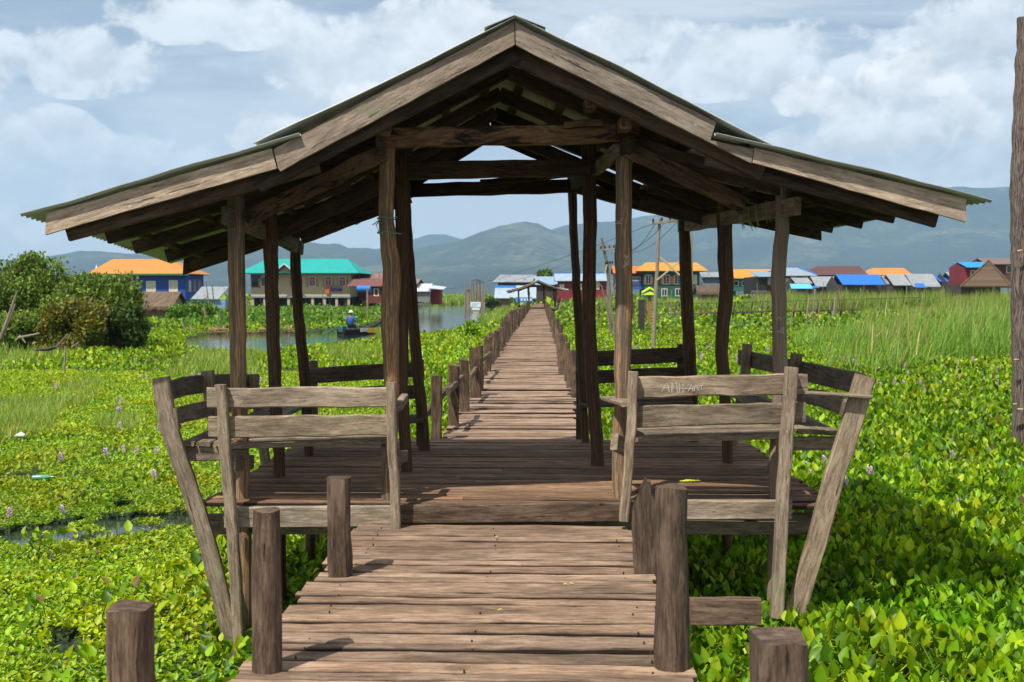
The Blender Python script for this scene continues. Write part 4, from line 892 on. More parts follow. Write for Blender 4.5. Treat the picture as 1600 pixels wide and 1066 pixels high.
for (lb, x0, x1, y0, y1, d, mt) in (('sky blue tarp along the foot of a grey hut', 1234, 1268, 444, 451, 132, SKYT), ('blue tarp under the eave of the widest grey hut', 1428, 1446, 443, 449.5, 127, BLUER), ('deep blue tarp edge trailing right of the sky blue tarp', 1268, 1278, 447, 450, 133, BLUER)):
    s_ = MB(); a = at(x0, y0, d + .8); c = at(x1, y1, d); s_.extr([(a.x, a.y, a.z), (c.x, a.y, a.z), (c.x + .2, c.y, c.z), (a.x, c.y, c.z)], (0, .05, .03)); tag(s_.build('tarp', mt, origin=a), lb, 'tarp')
h = house('blue_roof_house', 'red house with bright blue roof next to the thatched pyramid', 'house', 124, 1503, 1534, 418, 445, 4, ('gable', 1496, 1540, 410.5), REDW, P_('cyan_roof', (.01, .30, .70), boards=2, vary=.1), .8, wins=[(1520, 427, 7, 9, GRNW)])
h = house('brown_roof_house', 'dark red house with weathered brown roof behind the tall trunk', 'house', 150, 1533, 1640, 413, 450, 5, ('gable', 1527, 1660, 404.5), MAROON, P_('grey_brown_roof', (.20, .13, .11), boards=2.5, vary=.3), .7, wins=[(1577, 421, 9, 12, GRNW)])
# pyramid thatch
p = at(1540, 447, 92); r = empty('thatched_hut', (p.x, 92, 0), 'pyramid shaped brown thatched roof rising from the reeds by the trunk', 'hut', 'thatched huts')
m_ = MB(); A = at(1545, 408, 94.5); c = [at(1500, 449, 92), at(1580, 449, 92), at(1585, 449, 97), at(1506, 449, 97)]
for i in range(4): m_.extr([c[i], c[(i + 1) % 4], A], (0, 0, .12), grain=(0, 0, 1))
M['pale_thatch'] = wood('pale_thatch', (.06, .042, .03), (.14, .10, .072), (.24, .18, .13), blotch=.6, bump=1); m_.build('roof', M['pale_thatch'], r)
m_ = MB(); m_.box(at(1512, 0, 92.6).x, at(1574, 0, 92.6).x, 92.6, 96.4, .1, p.z + .1); m_.build('wall', DWALL, r)
m_ = MB(); m_.beam(at(1500, 449, 91.9), at(1545, 407, 94.4), .14, .14); m_.beam(at(1580, 449, 91.9), at(1545, 407, 94.4), .14, .14); m_.build('roof_seam', bpy.data.materials['pale_thatch'], r)

# ------------------------------------------------------------------ poles, signs, footbridge
WP = P_('wire', (.06, .06, .06)); INS = P_('insulator', (.03, .025, .03), rough=.3)
def pole(label, d, pts, w, arms=(), name='utility_pole', braces=()):
    P = [at(a, b, d) for a, b in pts]; r = empty(name, (P[0].x, d, 0), label, 'utility pole', 'utility poles over the marsh')
    m_ = MB(); r_ = w * d / F / 2; P[0] = Vector((P[0].x, P[0].y, -.3)); m_.sweep(P, logsec(1, 9, .05), [r_ * (1.1 - .35 * i / (len(P) - 1)) for i in range(len(P))], up=(0, 1, 0), jit=.015, jf=3, nsub=4, smooth=True); m_.build('pole', M['pole'], r)
    for (a, b, c, e) in arms:
        m_ = MB(); m_.beam(at(a, b, d - .12), at(c, e, d - .12), .09, .09); ar = m_.build('crossarm', M['pole'], r)
        m_ = MB()
        for t in (.04, .35, .65, .96):
            q = at(a, b, d - .12).lerp(at(c, e, d - .12), t); m_.sweep([q, q + Vector((0, 0, .12)), q + Vector((0, 0, .2))], logsec(.05, 7, 0), [.5, 1, .7], up=(0, 1, 0), smooth=True)
        m_.build('insulator', INS, ar)
    for (a, b, c, e, ww) in braces:
        m_ = MB(); m_.beam(at(a, b, d - .15), at(c, e, d - .15), ww, ww); m_.build('brace', P_('pale_pole', (.42, .32, .20)), r)
    return r
pole('tall crooked utility pole with a crossarm in front of the green house', 40, [(1020, 524), (1024, 470), (1027, 420), (1028, 380), (1031, 342)], 6, [(1019, 350, 1062, 344)], braces=[(1031, 402, 1062, 430, .07), (1026, 438, 1064, 407, .06)])
pole('leaning utility pole with two short crossarms left of the shelter post', 52, [(955, 500), (952, 450), (948, 410), (940, 372)], 5.5, [(938, 391, 960, 389), (946, 415, 957, 414)], braces=[(948, 414, 945, 428, .07)])
pole('thin pole seen just right of the back right shelter post', 42, [(1081, 520), (1081, 430), (1080, 360)], 3.5)
r_ = pole('short pale pole leaning beside the second utility pole', 50, [(963, 470), (940, 447), (932, 440)], 2.5, name='leaning_pole'); r_['category'] = 'pole'
r_ = pole('white tipped stake under the leaning utility pole', 50, [(966, 506), (955, 488), (953, 470), (962, 444)], 2.5, name='leaning_pole'); r_['category'] = 'pole'
for i, (a, tp, lean) in enumerate(((727, 444, 0), (730, 447, 1), (733, 455, -2), (743, 436, 2), (750, 437, -1), (752, 450, 3), (731, 452, 2), (736, 440, 0), (741, 438, -3), (746, 439, 3), (748, 446, -2), (754, 441, 1), (757, 447, 0), (738, 452, -5))):
    r_ = pole('bare pole in the tangle of stakes across the water beyond the white sign', 150, [(a, 474), (a + lean, tp)], 2.6 if i % 2 else 3.2, [(a - 3, tp + 3, a + 4, tp + 3)] if i in (3, 4, 6) else (), name='bare_pole'); r_['category'] = 'pole'; r_['group'] = 'bare poles across the water'
for (a, b, c, e, da, db) in ((1020, 350, 690, 452, 40, 150), (1060, 344, 960, 390, 40, 52), (1040, 347, 940, 390, 40, 52), (938, 391, 756, 442, 52, 150), (1024, 349, 960, 389, 40, 52)):
    A = at(a, b, da); B = at(c, e, db); m_ = MB(); n = 14; m_.sweep([A.lerp(B, i / n) - Vector((0, 0, 4 * .6 * (i / n) * (1 - i / n))) for i in range(n + 1)], rect(.018, .018, .004)); tag(m_.build('power_line', WP, origin=A), 'thin power line sagging between the marsh poles', 'wire', 'power lines')
# white sign in the water
p = gnd(742, 488, 0); r = empty('water_sign', (p.x, p.y, 0), 'pale blue white sign board on a pedestal standing in the open water', 'sign')
d = p.y; m_ = MB(); a = at(735, 472, d); c = at(751, 480, d); m_.box(a.x, c.x, d, d + .25, c.z, a.z); b_ = m_.build('panel', P_('pale_sign', (.60, .72, .76), vary=.06), r)
m_ = MB(); a2 = at(739, 480, d); c2 = at(748, 480, d); m_.box(a2.x, c2.x, d + .05, d + .6, -.3, a2.z - .004); m_.box(a2.x - .15, c2.x + .15, d - .05, d + .8, .25, .5); m_.build('pedestal', WHITE, r)
m_ = MB()
for i in range(3): m_.box(a.x + .15, c.x - .15 - .2 * i, d - .02, d - .003, a.z - .22 - i * .15, a.z - .17 - i * .15)
m_.build('lettering', P_('sign_text', (.30, .45, .52)), b_)
# spirit house on a post
p = at(1015, 470, 62); r = empty('spirit_house', (p.x, 62, 0), 'small lime green tiered roof on a rusty orange post in the marsh', 'spirit house')
m_ = MB(); q = at(1015, 461, 62); m_.sweep([(p.x, 62, -.2), (p.x, 62, q.z)], rect(.2, .2), up=(0, 1, 0)); m_.build('post', P_('rust_post', (.28, .11, .04), vary=.5, scale=3), r)
m_ = MB(); w_ = .42
for zb, hh, ww in ((q.z, .20, .50), (q.z + .20, .28, .46)):
    m_.extr([(q.x - ww, 61.7, zb), (q.x, 61.7, zb + hh), (q.x, 61.7, zb + hh - .1), (q.x - ww, 61.7, zb - .1)] if zb > q.z else [(q.x - ww, 61.7, zb), (q.x + ww, 61.7, zb), (q.x, 61.7, zb + hh)], (0, .6, 0))
    if zb > q.z: m_.extr([(q.x, 61.7, zb + hh), (q.x + ww, 61.7, zb), (q.x + ww, 61.7, zb - .1), (q.x, 61.7, zb + hh - .1)], (0, .6, 0))
m_.build('roof', LG, r)
m_ = MB()
for i in range(6): x = at(1001 + i * 1.7, 0, 60).x; m_.beam((x, 60, 0), (x, 60, at(1001, 468, 60).z), .06, .03, up=(0, 1, 0), nsub=1)
m_.beam(at(1000, 471, 60.1), at(1011, 471, 60.1), .04, .06); tag(m_.build('paling_fence', P_('dark_paling', (.03, .025, .02)), origin=(at(1005, 0, 60).x, 60, 0)), 'short dark paling fence beside the lime roofed spirit house', 'fence')
# footbridge
dB = 72; r = empty('footbridge', (at(1200, 0, dB).x, dB, 0), 'narrow dark footbridge with a thin handrail crossing the marsh on the right', 'footbridge')
m_ = MB(); m_.beam(at(935, 495, dB), at(1110, 489, dB), .5, .10, nsub=10); m_.beam(at(1108, 489, dB), at(1345, 484, dB), .5, .10, nsub=10); m_.build('deck', M['stub'], r)
m_ = MB(); m_.beam(at(935, 474, dB), at(1110, 474, dB), .04, .04, nsub=8); m_.beam(at(1110, 474, dB), at(1440, 465, dB), .04, .04, nsub=8); m_.build('handrail', M['stub'], r)
for i, x in enumerate(range(940, 1340, 17)):
    m_ = MB(); xx = x + random.uniform(-4, 4); m_.beam((at(xx, 0, dB).x, dB, -.2), at(xx + random.uniform(-1, 1), 472 + random.uniform(-1, 3), dB), .10, .10, up=(0, 1, 0), nsub=2); m_.build('bridge_post', M['stub'], r)
for (x, tp, bs, d, w) in ((1050, 452, 488, 66, .07), (1264, 466, 494, 64, .10), (1274, 452, 494, 62, .10), (1283, 455, 484, 66, .07), (1306, 463, 484, 68, .10), (1310, 458, 484, 67, .09), (1240, 478, 490, 60, .06), (1060, 470, 488, 64, .05), (1287, 440, 470, 100, .05), (1353, 420, 450, 110, .05)):
    m_ = MB(); m_.sweep([(at(x, 0, d).x, d, -.2), at(x, tp, d)], logsec(w * .65, 7), [1, .7], up=(0, 1, 0), nsub=3, jit=.02); tag(m_.build('marsh_stake', M['pole'], origin=(at(x, 0, d).x, d, 0)), 'thin bare stake standing in the marsh on the right of the boardwalk', 'stake', 'stakes in the right marsh')
for (x, tp, d, w, ln) in ((322, 440, 95, .07, 0), (331, 445, 96, .06, 0), (318, 478, 70, .08, 0), (342, 486, 66, .07, 1), (297, 508, 58, .07, 0), (385, 470, 75, .05, 0), (503, 452, 90, .04, 0), (571, 450, 85, .09, 3), (350, 508, 60, .05, 0), (285, 500, 60, .05, -1)):
    m_ = MB(); m_.sweep([(at(x, 0, d).x, d, -.2), at(x + ln, tp, d)], logsec(w, 7), [1, .7], up=(0, 1, 0), nsub=3, jit=.02); tag(m_.build('marsh_stake', M['pole'], origin=(at(x, 0, d).x, d, 0)), 'thin bare stake standing on the bank left of the boardwalk', 'stake', 'stakes on the left bank')
for (a, b, c, e, d, w, lb) in ((0, 530, 27, 455, 33, .05, 'long pale stick leaning against the big bush, the left one of the pair'), (3, 528, 24, 475, 33.3, .05, 'shorter pale stick of the leaning pair by the big bush'), (28, 528, 62, 521, 34, .04, 'fallen pale stick crossed low at the foot of the bush'), (30, 524, 40, 536, 34.2, .03, 'short crossed stick at the foot of the bush'), (88, 543, 106, 522, 31, .04, 'pale stick slanting up in front of the bush'), (112, 543, 124, 534, 31, .03, 'short slanting twig right of the bush stick'), (100, 580, 102, 542, 24, .035, 'yellow broken reed stem upright in the left marsh')):
    m_ = MB(); m_.sweep([at(a, b, d), at((a + c) / 2 + .5, (b + e) / 2, d), at(c, e, d)], logsec(w, 6), [1, .9, .6], up=(0, 1, 0), nsub=2); tag(m_.build('stick', M['pole'], origin=at(a, b, d)), lb, 'stick')
m_ = MB(); m_.sweep([at(55, 547, 31), at(75, 546, 31.2), at(92, 542, 31.4)], rect(.35, .10, .02), [.4, 1, .4], jit=.02); tag(m_.build('sunken_canoe', P_('dark_hull', (.03, .022, .018)), origin=at(70, 548, 31)), 'half sunken dark canoe end at the foot of the bush', 'canoe')
m_ = MB(); p = gnd(66, 747, .12); m_.sweep([p + Vector((-.12, 0, 0)), p + Vector((.06, .01, .01)), p + Vector((.10, .01, .012)), p + Vector((.15, .01, .014))], logsec(.035, 9, 0), [1, 1, .4, .4], smooth=True, up=(0, 0, 1)); tag(m_.build('plastic_bottle', P_('bottle_green', (.10, .30, .18), rough=.2), origin=p), 'green plastic bottle floating on the left leaves', 'bottle')
m_ = MB(); p = gnd(30, 682, .16); m_.sweep([p + Vector((-.07, 0, 0)), p + Vector((.03, .02, .02)), p + Vector((.09, .0, .012))], logsec(.05, 8, .2), [.5, 1, .5], smooth=True, jit=.02); tag(m_.build('plastic_bag', WHITE, origin=p), 'scrap of white plastic on the leaves at the far left', 'litter')

for i in range(26):
    x = random.uniform(1185, 1500); d = random.uniform(104, 122); hh = random.uniform(2.2, 3.6)
    m_ = MB(); X = at(x, 0, d).x; m_.sweep([(X, d, -.2), (X + random.uniform(-.2, .2), d, hh)], logsec(.05, 6), [1, .7], up=(0, 1, 0), nsub=2, jit=.02); tag(m_.build('marsh_stake', M['pole'], origin=(X, d, 0)), 'thin weathered stake in the reeds before the row of slatted huts', 'stake', 'stakes before the slatted huts')
# tall bark trunk at the right edge
tb_ = gnd(1606, 700, .25); d = tb_.y; r = empty('dead_tree', (tb_.x, d, 0), 'tall bare trunk with deeply cracked bark cut by the right edge of the picture', 'dead tree')
m_ = MB(); P = [Vector((at(1612, 0, d).x, d, -.3)), at(1611, 700, d), at(1610, 600, d), at(1607, 500, d), at(1606, 400, d), at(1604, 300, d), at(1606, 200, d), at(1610, 100, d), at(1611, 29, d)]
m_.sweep(P, logsec(1, 16, .05), [w * d / F / 2 for w in (54, 52, 52, 50, 48, 46, 44, 42, 40)], up=(0, 1, 0), jit=.035, jf=5, nsub=6, smooth=True); m_.build('trunk', M['bark'], r)
m_ = MB()
for a, b, s in ((1585, 562, .1), (1590, 640, .13), (1584, 632, .07), (1590, 392, .12)):
    q = at(a, b, d - .28); m_.sweep([q, q + Vector((s * .5, -.03, .01))], rect(.05, .02, .006), [1, .6], jit=.01)
m_.build('bracket_fungus', P_('fungus', (.55, .38, .2), vary=.2), r)

# ------------------------------------------------------------------ boat and boatman
def boat():
    p = gnd(548, 524, .0); d = p.y; r = empty('long_boat', (p.x, d, 0), 'low dark longtail boat with yellow side panel on the channel', 'boat')
    stern = at(532, 522, d); bow = at(598, 508, d + 3.5); ax = Vector((bow.x - stern.x, bow.y - stern.y, 0)); Lg = ax.length; ax.normalize(); sd = Vector((ax.y, -ax.x, 0))
    V = []; n = 16
    for i in range(n + 1):
        t = i / n; w = .55 * math.sin(math.pi * (.12 + .80 * t)) ** .6 * (1 - .75 * max(0, t - .6) / .4); zt = .30 + .55 * max(0, t - .55) ** 2 * 4; c = Vector((stern.x, stern.y, 0)) + ax * Lg * t; zb = -.1 + .75 * max(0, t - .6) ** 2 * 4
        for a, z in ((-1, zt), (-.75, zb + .05), (0, zb), (.75, zb + .05), (1, zt), (.88, zt), (.62, zb + .12), (0, zb + .07), (-.62, zb + .12), (-.88, zt)): V.append(c + sd * w * a + Vector((0, 0, z)))
    Fc = [(i * 10 + k, i * 10 + (k + 1) % 10, (i + 1) * 10 + (k + 1) % 10, (i + 1) * 10 + k) for i in range(n) for k in range(10)] + [tuple(range(10)), tuple(range(n * 10, n * 10 + 10))]
    m_ = MB(); m_.add(V, Fc, [[(0, 0)] * len(f) for f in Fc], .5); m_.build('hull', P_('black_hull', (.018, .017, .016), rough=.5), r)
    m_ = MB(); c = Vector((stern.x, stern.y, .22)) + ax * Lg * .45 + sd * .54; m_.beam(c, c + ax * 1.3, .03, .28, nsub=3); m_.build('yellow_panel', P_('boat_yellow', (.75, .48, .04)), r)
    m_ = MB(); c = Vector((stern.x, stern.y, .26)) + ax * Lg * .30 + sd * .53; m_.beam(c, c + ax * .8, .03, .2, nsub=3); m_.build('white_panel', WHITE, r)
    m_ = MB(); q = Vector((stern.x, stern.y, .33)) + ax * .95; m_.beam(q - sd * .42, q + sd * .42, .28, .04); m_.build('thwart', M['stub'], r)
    m_ = MB(); c = Vector((stern.x, stern.y, .35)); m_.beam(c + ax * .0, c + ax * .4, .28, .32); m_.beam(c - ax * .1 + Vector((0, 0, .2)), c - ax * 1.6 + Vector((0, 0, -.35)), .05, .05); m_.build('engine', P_('engine_teal', (.03, .12, .14)), r)
    # boatman standing at the stern, back to us
    f = Vector((stern.x, stern.y, .10)) + ax * .95; S = 1.0
    j = {'pel': (0, 0, .80), 'ch': (.0, -.02, 1.22), 'nk': (0, -.02, 1.40), 'hd': (0, .0, 1.52), 'ht': (0, 0, 1.62), 'lk': (-.16, .40, .86), 'lf': (-.15, .44, .44), 'rk': (.16, .40, .86), 'rf': (.16, .46, .44), 'ls': (-.19, -.02, 1.33), 'le': (-.27, -.10, 1.08), 'lh': (-.24, .12, .92), 'rs': (.19, -.02, 1.33), 're': (.27, -.06, 1.08), 'rh': (.20, .16, .95)}
    def skin(name, verts, edges, rad, mat, parent, root=0):
        me = bpy.data.meshes.new(name); me.from_pydata([Vector(v) for v in verts], edges, []); o = bpy.data.objects.new(name, me); COL.objects.link(o)
        me.skin_vertices.new() if hasattr(me.skin_vertices, 'new') and len(me.skin_vertices) == 0 else None
        sm = o.modifiers.new('s', 'SKIN'); sk = me.skin_vertices[0].data
        for i, q in enumerate(rad): sk[i].radius = (q, q) if not isinstance(q, tuple) else q
        sk[root].use_root = True; o.modifiers.new('u', 'SUBSURF').levels = 1; o.modifiers['u'].render_levels = 1
        dg = bpy.context.evaluated_depsgraph_get(); m2 = bpy.data.meshes.new_from_object(o.evaluated_get(dg)); bpy.data.objects.remove(o)
        m2.materials.clear(); m2.materials.append(mat)
        for q in m2.polygons: q.use_smooth = True
        o = bpy.data.objects.new(name, m2); COL.objects.link(o); WL[o.name] = Vector((0, 0, 0)); o.parent = parent; return o
    j = {k: (v[0], v[1], v[2] - .40) for k, v in j.items()}
    ks = list(j); ed = [('pel', 'ch'), ('ch', 'nk'), ('nk', 'hd'), ('hd', 'ht'), ('pel', 'lk'), ('lk', 'lf'), ('pel', 'rk'), ('rk', 'rf'), ('ch', 'ls'), ('ls', 'le'), ('le', 'lh'), ('ch', 'rs'), ('rs', 're'), ('re', 'rh')]
    rad = {'pel': (.15, .11), 'ch': (.17, .11), 'nk': .055, 'hd': .09, 'ht': .085, 'lk': .065, 'lf': .045, 'rk': .065, 'rf': .045, 'ls': .065, 'le': .045, 'lh': .03, 'rs': .065, 're': .045, 'rh': .03}
    pr = empty('person', tuple(f), 'boatman in blue shirt and white hat standing at the stern of the longtail boat', 'person')
    skin('body', [j[k] for k in ks], [(ks.index(a), ks.index(b)) for a, b in ed], [rad[k] for k in ks], P_('skin_tone', (.22, .11, .06)), pr)
    sh = ['pel', 'ch', 'ls', 'le', 'rs', 're']; skin('shirt', [j[k] for k in sh], [(0, 1), (1, 2), (2, 3), (1, 4), (4, 5)], [(.165, .13), (.19, .135), .085, .06, .085, .06], P_('shirt_blue', (.015, .10, .40)), pr)
    tr = ['pel', 'lk', 'lf', 'rk', 'rf']; q = [j[k] for k in tr]; skin('trousers', [q[0], q[1], q[2], q[3], q[4]], [(0, 1), (1, 2), (0, 3), (3, 4)], [(.17, .135), .10, .075, .10, .075], P_('trouser_navy', (.02, .04, .10)), pr)
    m_ = MB(); hp = Vector((0, 0, 1.22)); m_.sweep([hp + Vector((0, 0, -.02)), hp, hp + Vector((0, 0, .01)), hp + Vector((0, 0, .09)), hp + Vector((0, 0, .12))], logsec(.1, 14, 0), [1.75, 1.75, 1.1, .95, .5], up=(0, 1, 0), smooth=True)
    o = m_.build('hat', WHITE); o.parent = pr
boat()

# ------------------------------------------------------------------ foliage
LT = [(0, 0, 0), (-.24, .14, .05), (-.35, .44, .15), (-.20, .80, .09), (0, 1.10, -.08), (.20, .80, .09), (.35, .44, .15), (.24, .14, .05), (0, .5, -.07)]
LF = [(0, 8, 2, 1), (8, 4, 3, 2), (0, 7, 6, 8), (8, 6, 5, 4)]
SV = [(-.04, 0, 0), (.04, 0, 0), (0, .05, 0), (-.04, 0, -1), (.04, 0, -1), (0, .05, -1)]
ST = LT + [(-.035, -.0, 0), (.035, 0, 0), (0, -.05, 0), (-.05, -.25, -2.2), (.05, -.25, -2.2), (0, -.33, -2.2)]
SF = LF + [(9, 10, 13, 12), (10, 11, 14, 13), (11, 9, 12, 14)]
FT = [(0, 0, 0), (-.42, .5, .08), (0, 1, 0), (.42, .5, .08)]; FF = [(0, 3, 2, 1)]
def sample(n, d0, d1, u0, u1):
    d = np.sqrt(rng.uniform(d0 * d0, d1 * d1, n)); u = rng.uniform(u0, u1, n); return u * d, d
def nfield(x, y, s, off=0):
    return np.array([noise.noise(Vector((a * s + off, b * s, off))) for a, b in zip(x, y)])
def palette(n, cs, v=.25):
    cs = np.array(cs); c = cs[rng.integers(0, len(cs), n)]; return np.clip(c * rng.uniform(1 - v, 1 + v, (n, 1)) * rng.uniform(.92, 1.08, (n, 3)), 0, 1)
RG = [(.15, .31, .006), (.22, .40, .008), (.29, .46, .010), (.09, .21, .006), (.36, .50, .014), (.05, .13, .005)]
LGc = [(.29, .43, .010), (.36, .49, .012), (.20, .36, .008), (.42, .52, .018), (.11, .24, .008), (.32, .45, .010)]
BR = [(.13, .08, .03), (.26, .22, .04)]
def scatter(name, n, d0, d1, u0, u1, size, H, tilt, pal, tv, tf, keep=None, stalk=False, brown=.02, smooth=True):
    x, y = sample(n, d0, d1, u0, u1); k = ~in_water(x, y) | ((y < 13) & (nfield(x, y, 2.6, 40) > .27))
    if keep is not None: k &= keep(x, y)
    k &= ~((y > 9.8) & (y < 129) & (x > -1.32) & (x < .62) & (rng.random(n) < (.97 if d0 > 20 else .5)))
    k &= ~((y > 55) & (y < 129) & (x > -1.4) & (x < .7))
    x, y = x[k], y[k]; n = len(x); f = nfield(x, y, .9, 3); f2 = nfield(x, y, .22, 8)
    hm = np.clip(.5 + f * .9, 0, 1.2); z = .05 + H * (rng.uniform(.25, 1, n)) * (.55 + .6 * hm) * (1 + .5 * f2)
    s = size * rng.uniform(.65, 1.3, n) * (1 + .25 * f)
    ti = rng.uniform(tilt[0], tilt[1], n); rot = rots(rng.uniform(0, 6.283, n), ti, rng.normal(0, .35, n))
    c = palette(n, pal); b = rng.random(n) < brown; c[b] = palette(b.sum(), BR)
    c *= .86 * (1 + .35 * f2[:, None]); c[:, 0] *= (1 + .3 * f)
    return instmesh(name, M['leaf'], tv, tf, np.stack([x, y, z], 1), rot, s, c, smooth=smooth)
kind = 'stuff'
def tstuff(o): return tag(o, kind='stuff')
left = lambda x, y: x < -.2; right = lambda x, y: x >= -.2
# right side: tall glossy leaves
tstuff(scatter('water_hyacinth', 42000, 3.2, 13, -.05, .62, .077, .36, (.75, 1.55), RG, ST, SF, brown=.012))
tstuff(scatter('water_hyacinth', 70000, 13, 30, -.16, .60, .095, .34, (.65, 1.5), RG, LT, LF))
# left side: low yellow-green carpet
tstuff(scatter('water_hyacinth', 85000, 3.2, 13, -.68, -.05, .042, .08, (.0, 1.0), LGc, LT, LF, left, brown=.02))
tstuff(scatter('water_hyacinth', 2000, 3.2, 13, -.68, -.05, .085, .24, (.2, 1.3), RG + LGc[:2], ST, SF, lambda x, y: (x < -.2) & (nfield(x, y, .7, 21) > .05)))
tstuff(scatter('water_hyacinth', 3800, 3.2, 9.5, -.34, -.12, .075, .16, (.2, 1.3), RG, ST, SF, lambda x, y: (x < -.9)))
tstuff(scatter('water_hyacinth', 130000, 13, 30, -.68, -.04, .055, .13, (.1, 1.1), LGc, LT, LF, left))
tstuff(scatter('water_hyacinth', 150000, 30, 62, -.70, .58, .12, .28, (.35, 1.4), RG + LGc[:3], LT, LF))
WG = RG + [(.06, .14, .02), (.16, .24, .04)]
tstuff(scatter('marsh_weeds', 130000, 60, 132, -.70, .58, .26, .75, (.2, 1.4), WG, FT, FF, lambda x, y: x > -1.5, smooth=False))
tstuff(scatter('marsh_weeds', 90000, 60, 125, -.70, -.01, .22, .35, (.2, 1.4), WG, FT, FF, lambda x, y: x < -1.5, smooth=False))
tstuff(scatter('marsh_weeds', 45000, 130, 420, -.75, .62, .9, .9, (.2, 1.4), RG + [(.06, .14, .02)], FT, FF, smooth=False))
# taller bank weeds left of the channel and before the houses
def bank(name, n, pts, size, H, pal, d_jit=3):
    P = np.array([[gnd(a, b, 0).x, gnd(a, b, 0).y] for a, b in pts]); x0, x1, y0, y1 = P[:, 0].min(), P[:, 0].max(), P[:, 1].min(), P[:, 1].max()
    x = rng.uniform(x0, x1, n * 3); y = rng.uniform(y0, y1, n * 3); k = inpoly(x, y, P) & ~in_water(x, y); x, y = x[k][:n], y[k][:n]; n = len(x); f = nfield(x, y, .35, 5)
    z = H * rng.uniform(.15, 1, n) * (.8 + f * .8); rot = rots(rng.uniform(0, 6.283, n), rng.uniform(.1, 1.4, n), rng.normal(0, .4, n))
    c = palette(n, pal) * (1 + .4 * f[:, None]); return tstuff(instmesh(name, M['leaf'], LT, LF, np.stack([x, y, z], 1), rot, size * rng.uniform(.6, 1.4, n), c))
DKG = [(.05, .13, .012), (.08, .18, .015), (.11, .23, .02), (.16, .27, .03)]
bank('marsh_weeds', 20000, [(285, 524), (330, 519), (430, 519), (540, 517), (600, 500), (640, 483), (500, 480), (300, 480)], .26, .8, DKG)
bank('marsh_weeds', 3500, [(752, 486), (800, 486), (812, 478), (800, 473), (735, 471), (700, 473)], .25, .8, DKG)
bank('marsh_weeds', 12000, [(900, 500), (1640, 500), (1640, 493), (900, 493)], .3, 1.5, DKG + RG[:2])
# blades
BT = [(-.5, 0, 0), (.5, 0, 0), (-.42, .06, .35), (.42, .06, .35), (-.28, .22, .70), (.28, .22, .70), (0, .5, 1.0)]
BF = [(0, 1, 3, 2), (2, 3, 5, 4), (4, 5, 6)]
def blades(name, x, y, h, w, pal, bend=1.0, z0=0.0, lean=.35, wind=0.0):
    n = len(x); sc = np.stack([np.full(n, w) * rng.uniform(.6, 1.4, n), h * bend * rng.uniform(.3, 1.4, n), h * rng.uniform(.55, 1.1, n)], 1)
    yw = rng.uniform(0, 6.283, n) if not wind else rng.normal(-1.57, wind, n)
    return tstuff(instmesh(name, M['grass'], BT, BF, np.stack([x, y, np.full(n, z0)], 1), rots(yw, rng.normal(0, lean * .4, n)), sc, palette(n, pal, .3)))
YG = [(.19, .30, .04), (.27, .34, .06), (.12, .24, .03), (.34, .34, .10), (.15, .28, .03)]
def patch(n, pts):
    P = np.array([[gnd(a, b, 0).x, gnd(a, b, 0).y] for a, b in pts]); x = rng.uniform(P[:, 0].min(), P[:, 0].max(), n * 4); y = rng.uniform(P[:, 1].min(), P[:, 1].max(), n * 4); k = inpoly(x, y, P); return x[k][:n], y[k][:n]
# tall reeds right
x, y = patch(24000, [(1290, 596), (1390, 606), (1440, 585), (1600, 570), (1640, 500), (1500, 492), (1340, 500), (1230, 540)])
u = (x / y + (VPX - 800) / F * 0); nf = nfield(x, y, .45, 2); h = .70 + .85 * np.clip((u - .26) / .18, 0, 1) + 1.0 * nf
q = nf > .02; blades('reeds', x[q], y[q], h[q], .038, [(.12, .25, .025), (.17, .31, .03), (.23, .36, .045), (.14, .27, .03), (.08, .19, .02), (.26, .28, .06)], 1.1, .05, .8, .9)
q = ~q; blades('reeds', x[q], y[q], h[q], .045, [(.10, .21, .02), (.14, .27, .03), (.20, .31, .04), (.07, .16, .02)], 1.3, .05, 1.0)
x, y = patch(900, [(1330, 575), (1400, 600), (1460, 560), (1600, 545), (1600, 500), (1340, 505)])
blades('seed_heads', x, y, 1.3 + .9 * nfield(x, y, .2, 4) + np.clip((x / y - .28) * 3, 0, .6), .05, [(.34, .30, .11), (.40, .34, .15), (.28, .23, .08)], .8, .1, .5, .7)
x, y = patch(9000, [(900, 510), (1230, 520), (1260, 500), (1000, 494), (900, 498)]); blades('marsh_grass', x, y, .7 + .3 * nfield(x, y, .3, 4), .04, YG, .6)
x, y = patch(15000, [(900, 499), (1200, 499), (1200, 492), (900, 492)]); blades('marsh_grass', x, y, 1.75 + .7 * nfield(x, y, .25, 7), .07, YG + [(.32, .30, .14)], .4)
x, y = patch(24000, [(1180, 500), (1640, 500), (1640, 491), (1180, 491)]); blades('marsh_grass', x, y, 2.35 + 1.0 * nfield(x, y, .25, 7), .07, YG + [(.32, .30, .14), (.10, .2, .03)], .4)
x, y = patch(7000, [(280, 500), (600, 490), (600, 484), (280, 486)]); blades('marsh_grass', x, y, .8 + .3 * nfield(x, y, .15, 7), .07, YG, .4)
x, y = patch(5000, [(1470, 506), (1640, 506), (1640, 500), (1470, 500)]); blades('marsh_grass', x, y, 2.3 + .8 * nfield(x, y, .3, 3), .06, YG + [(.32, .30, .14)], .5)
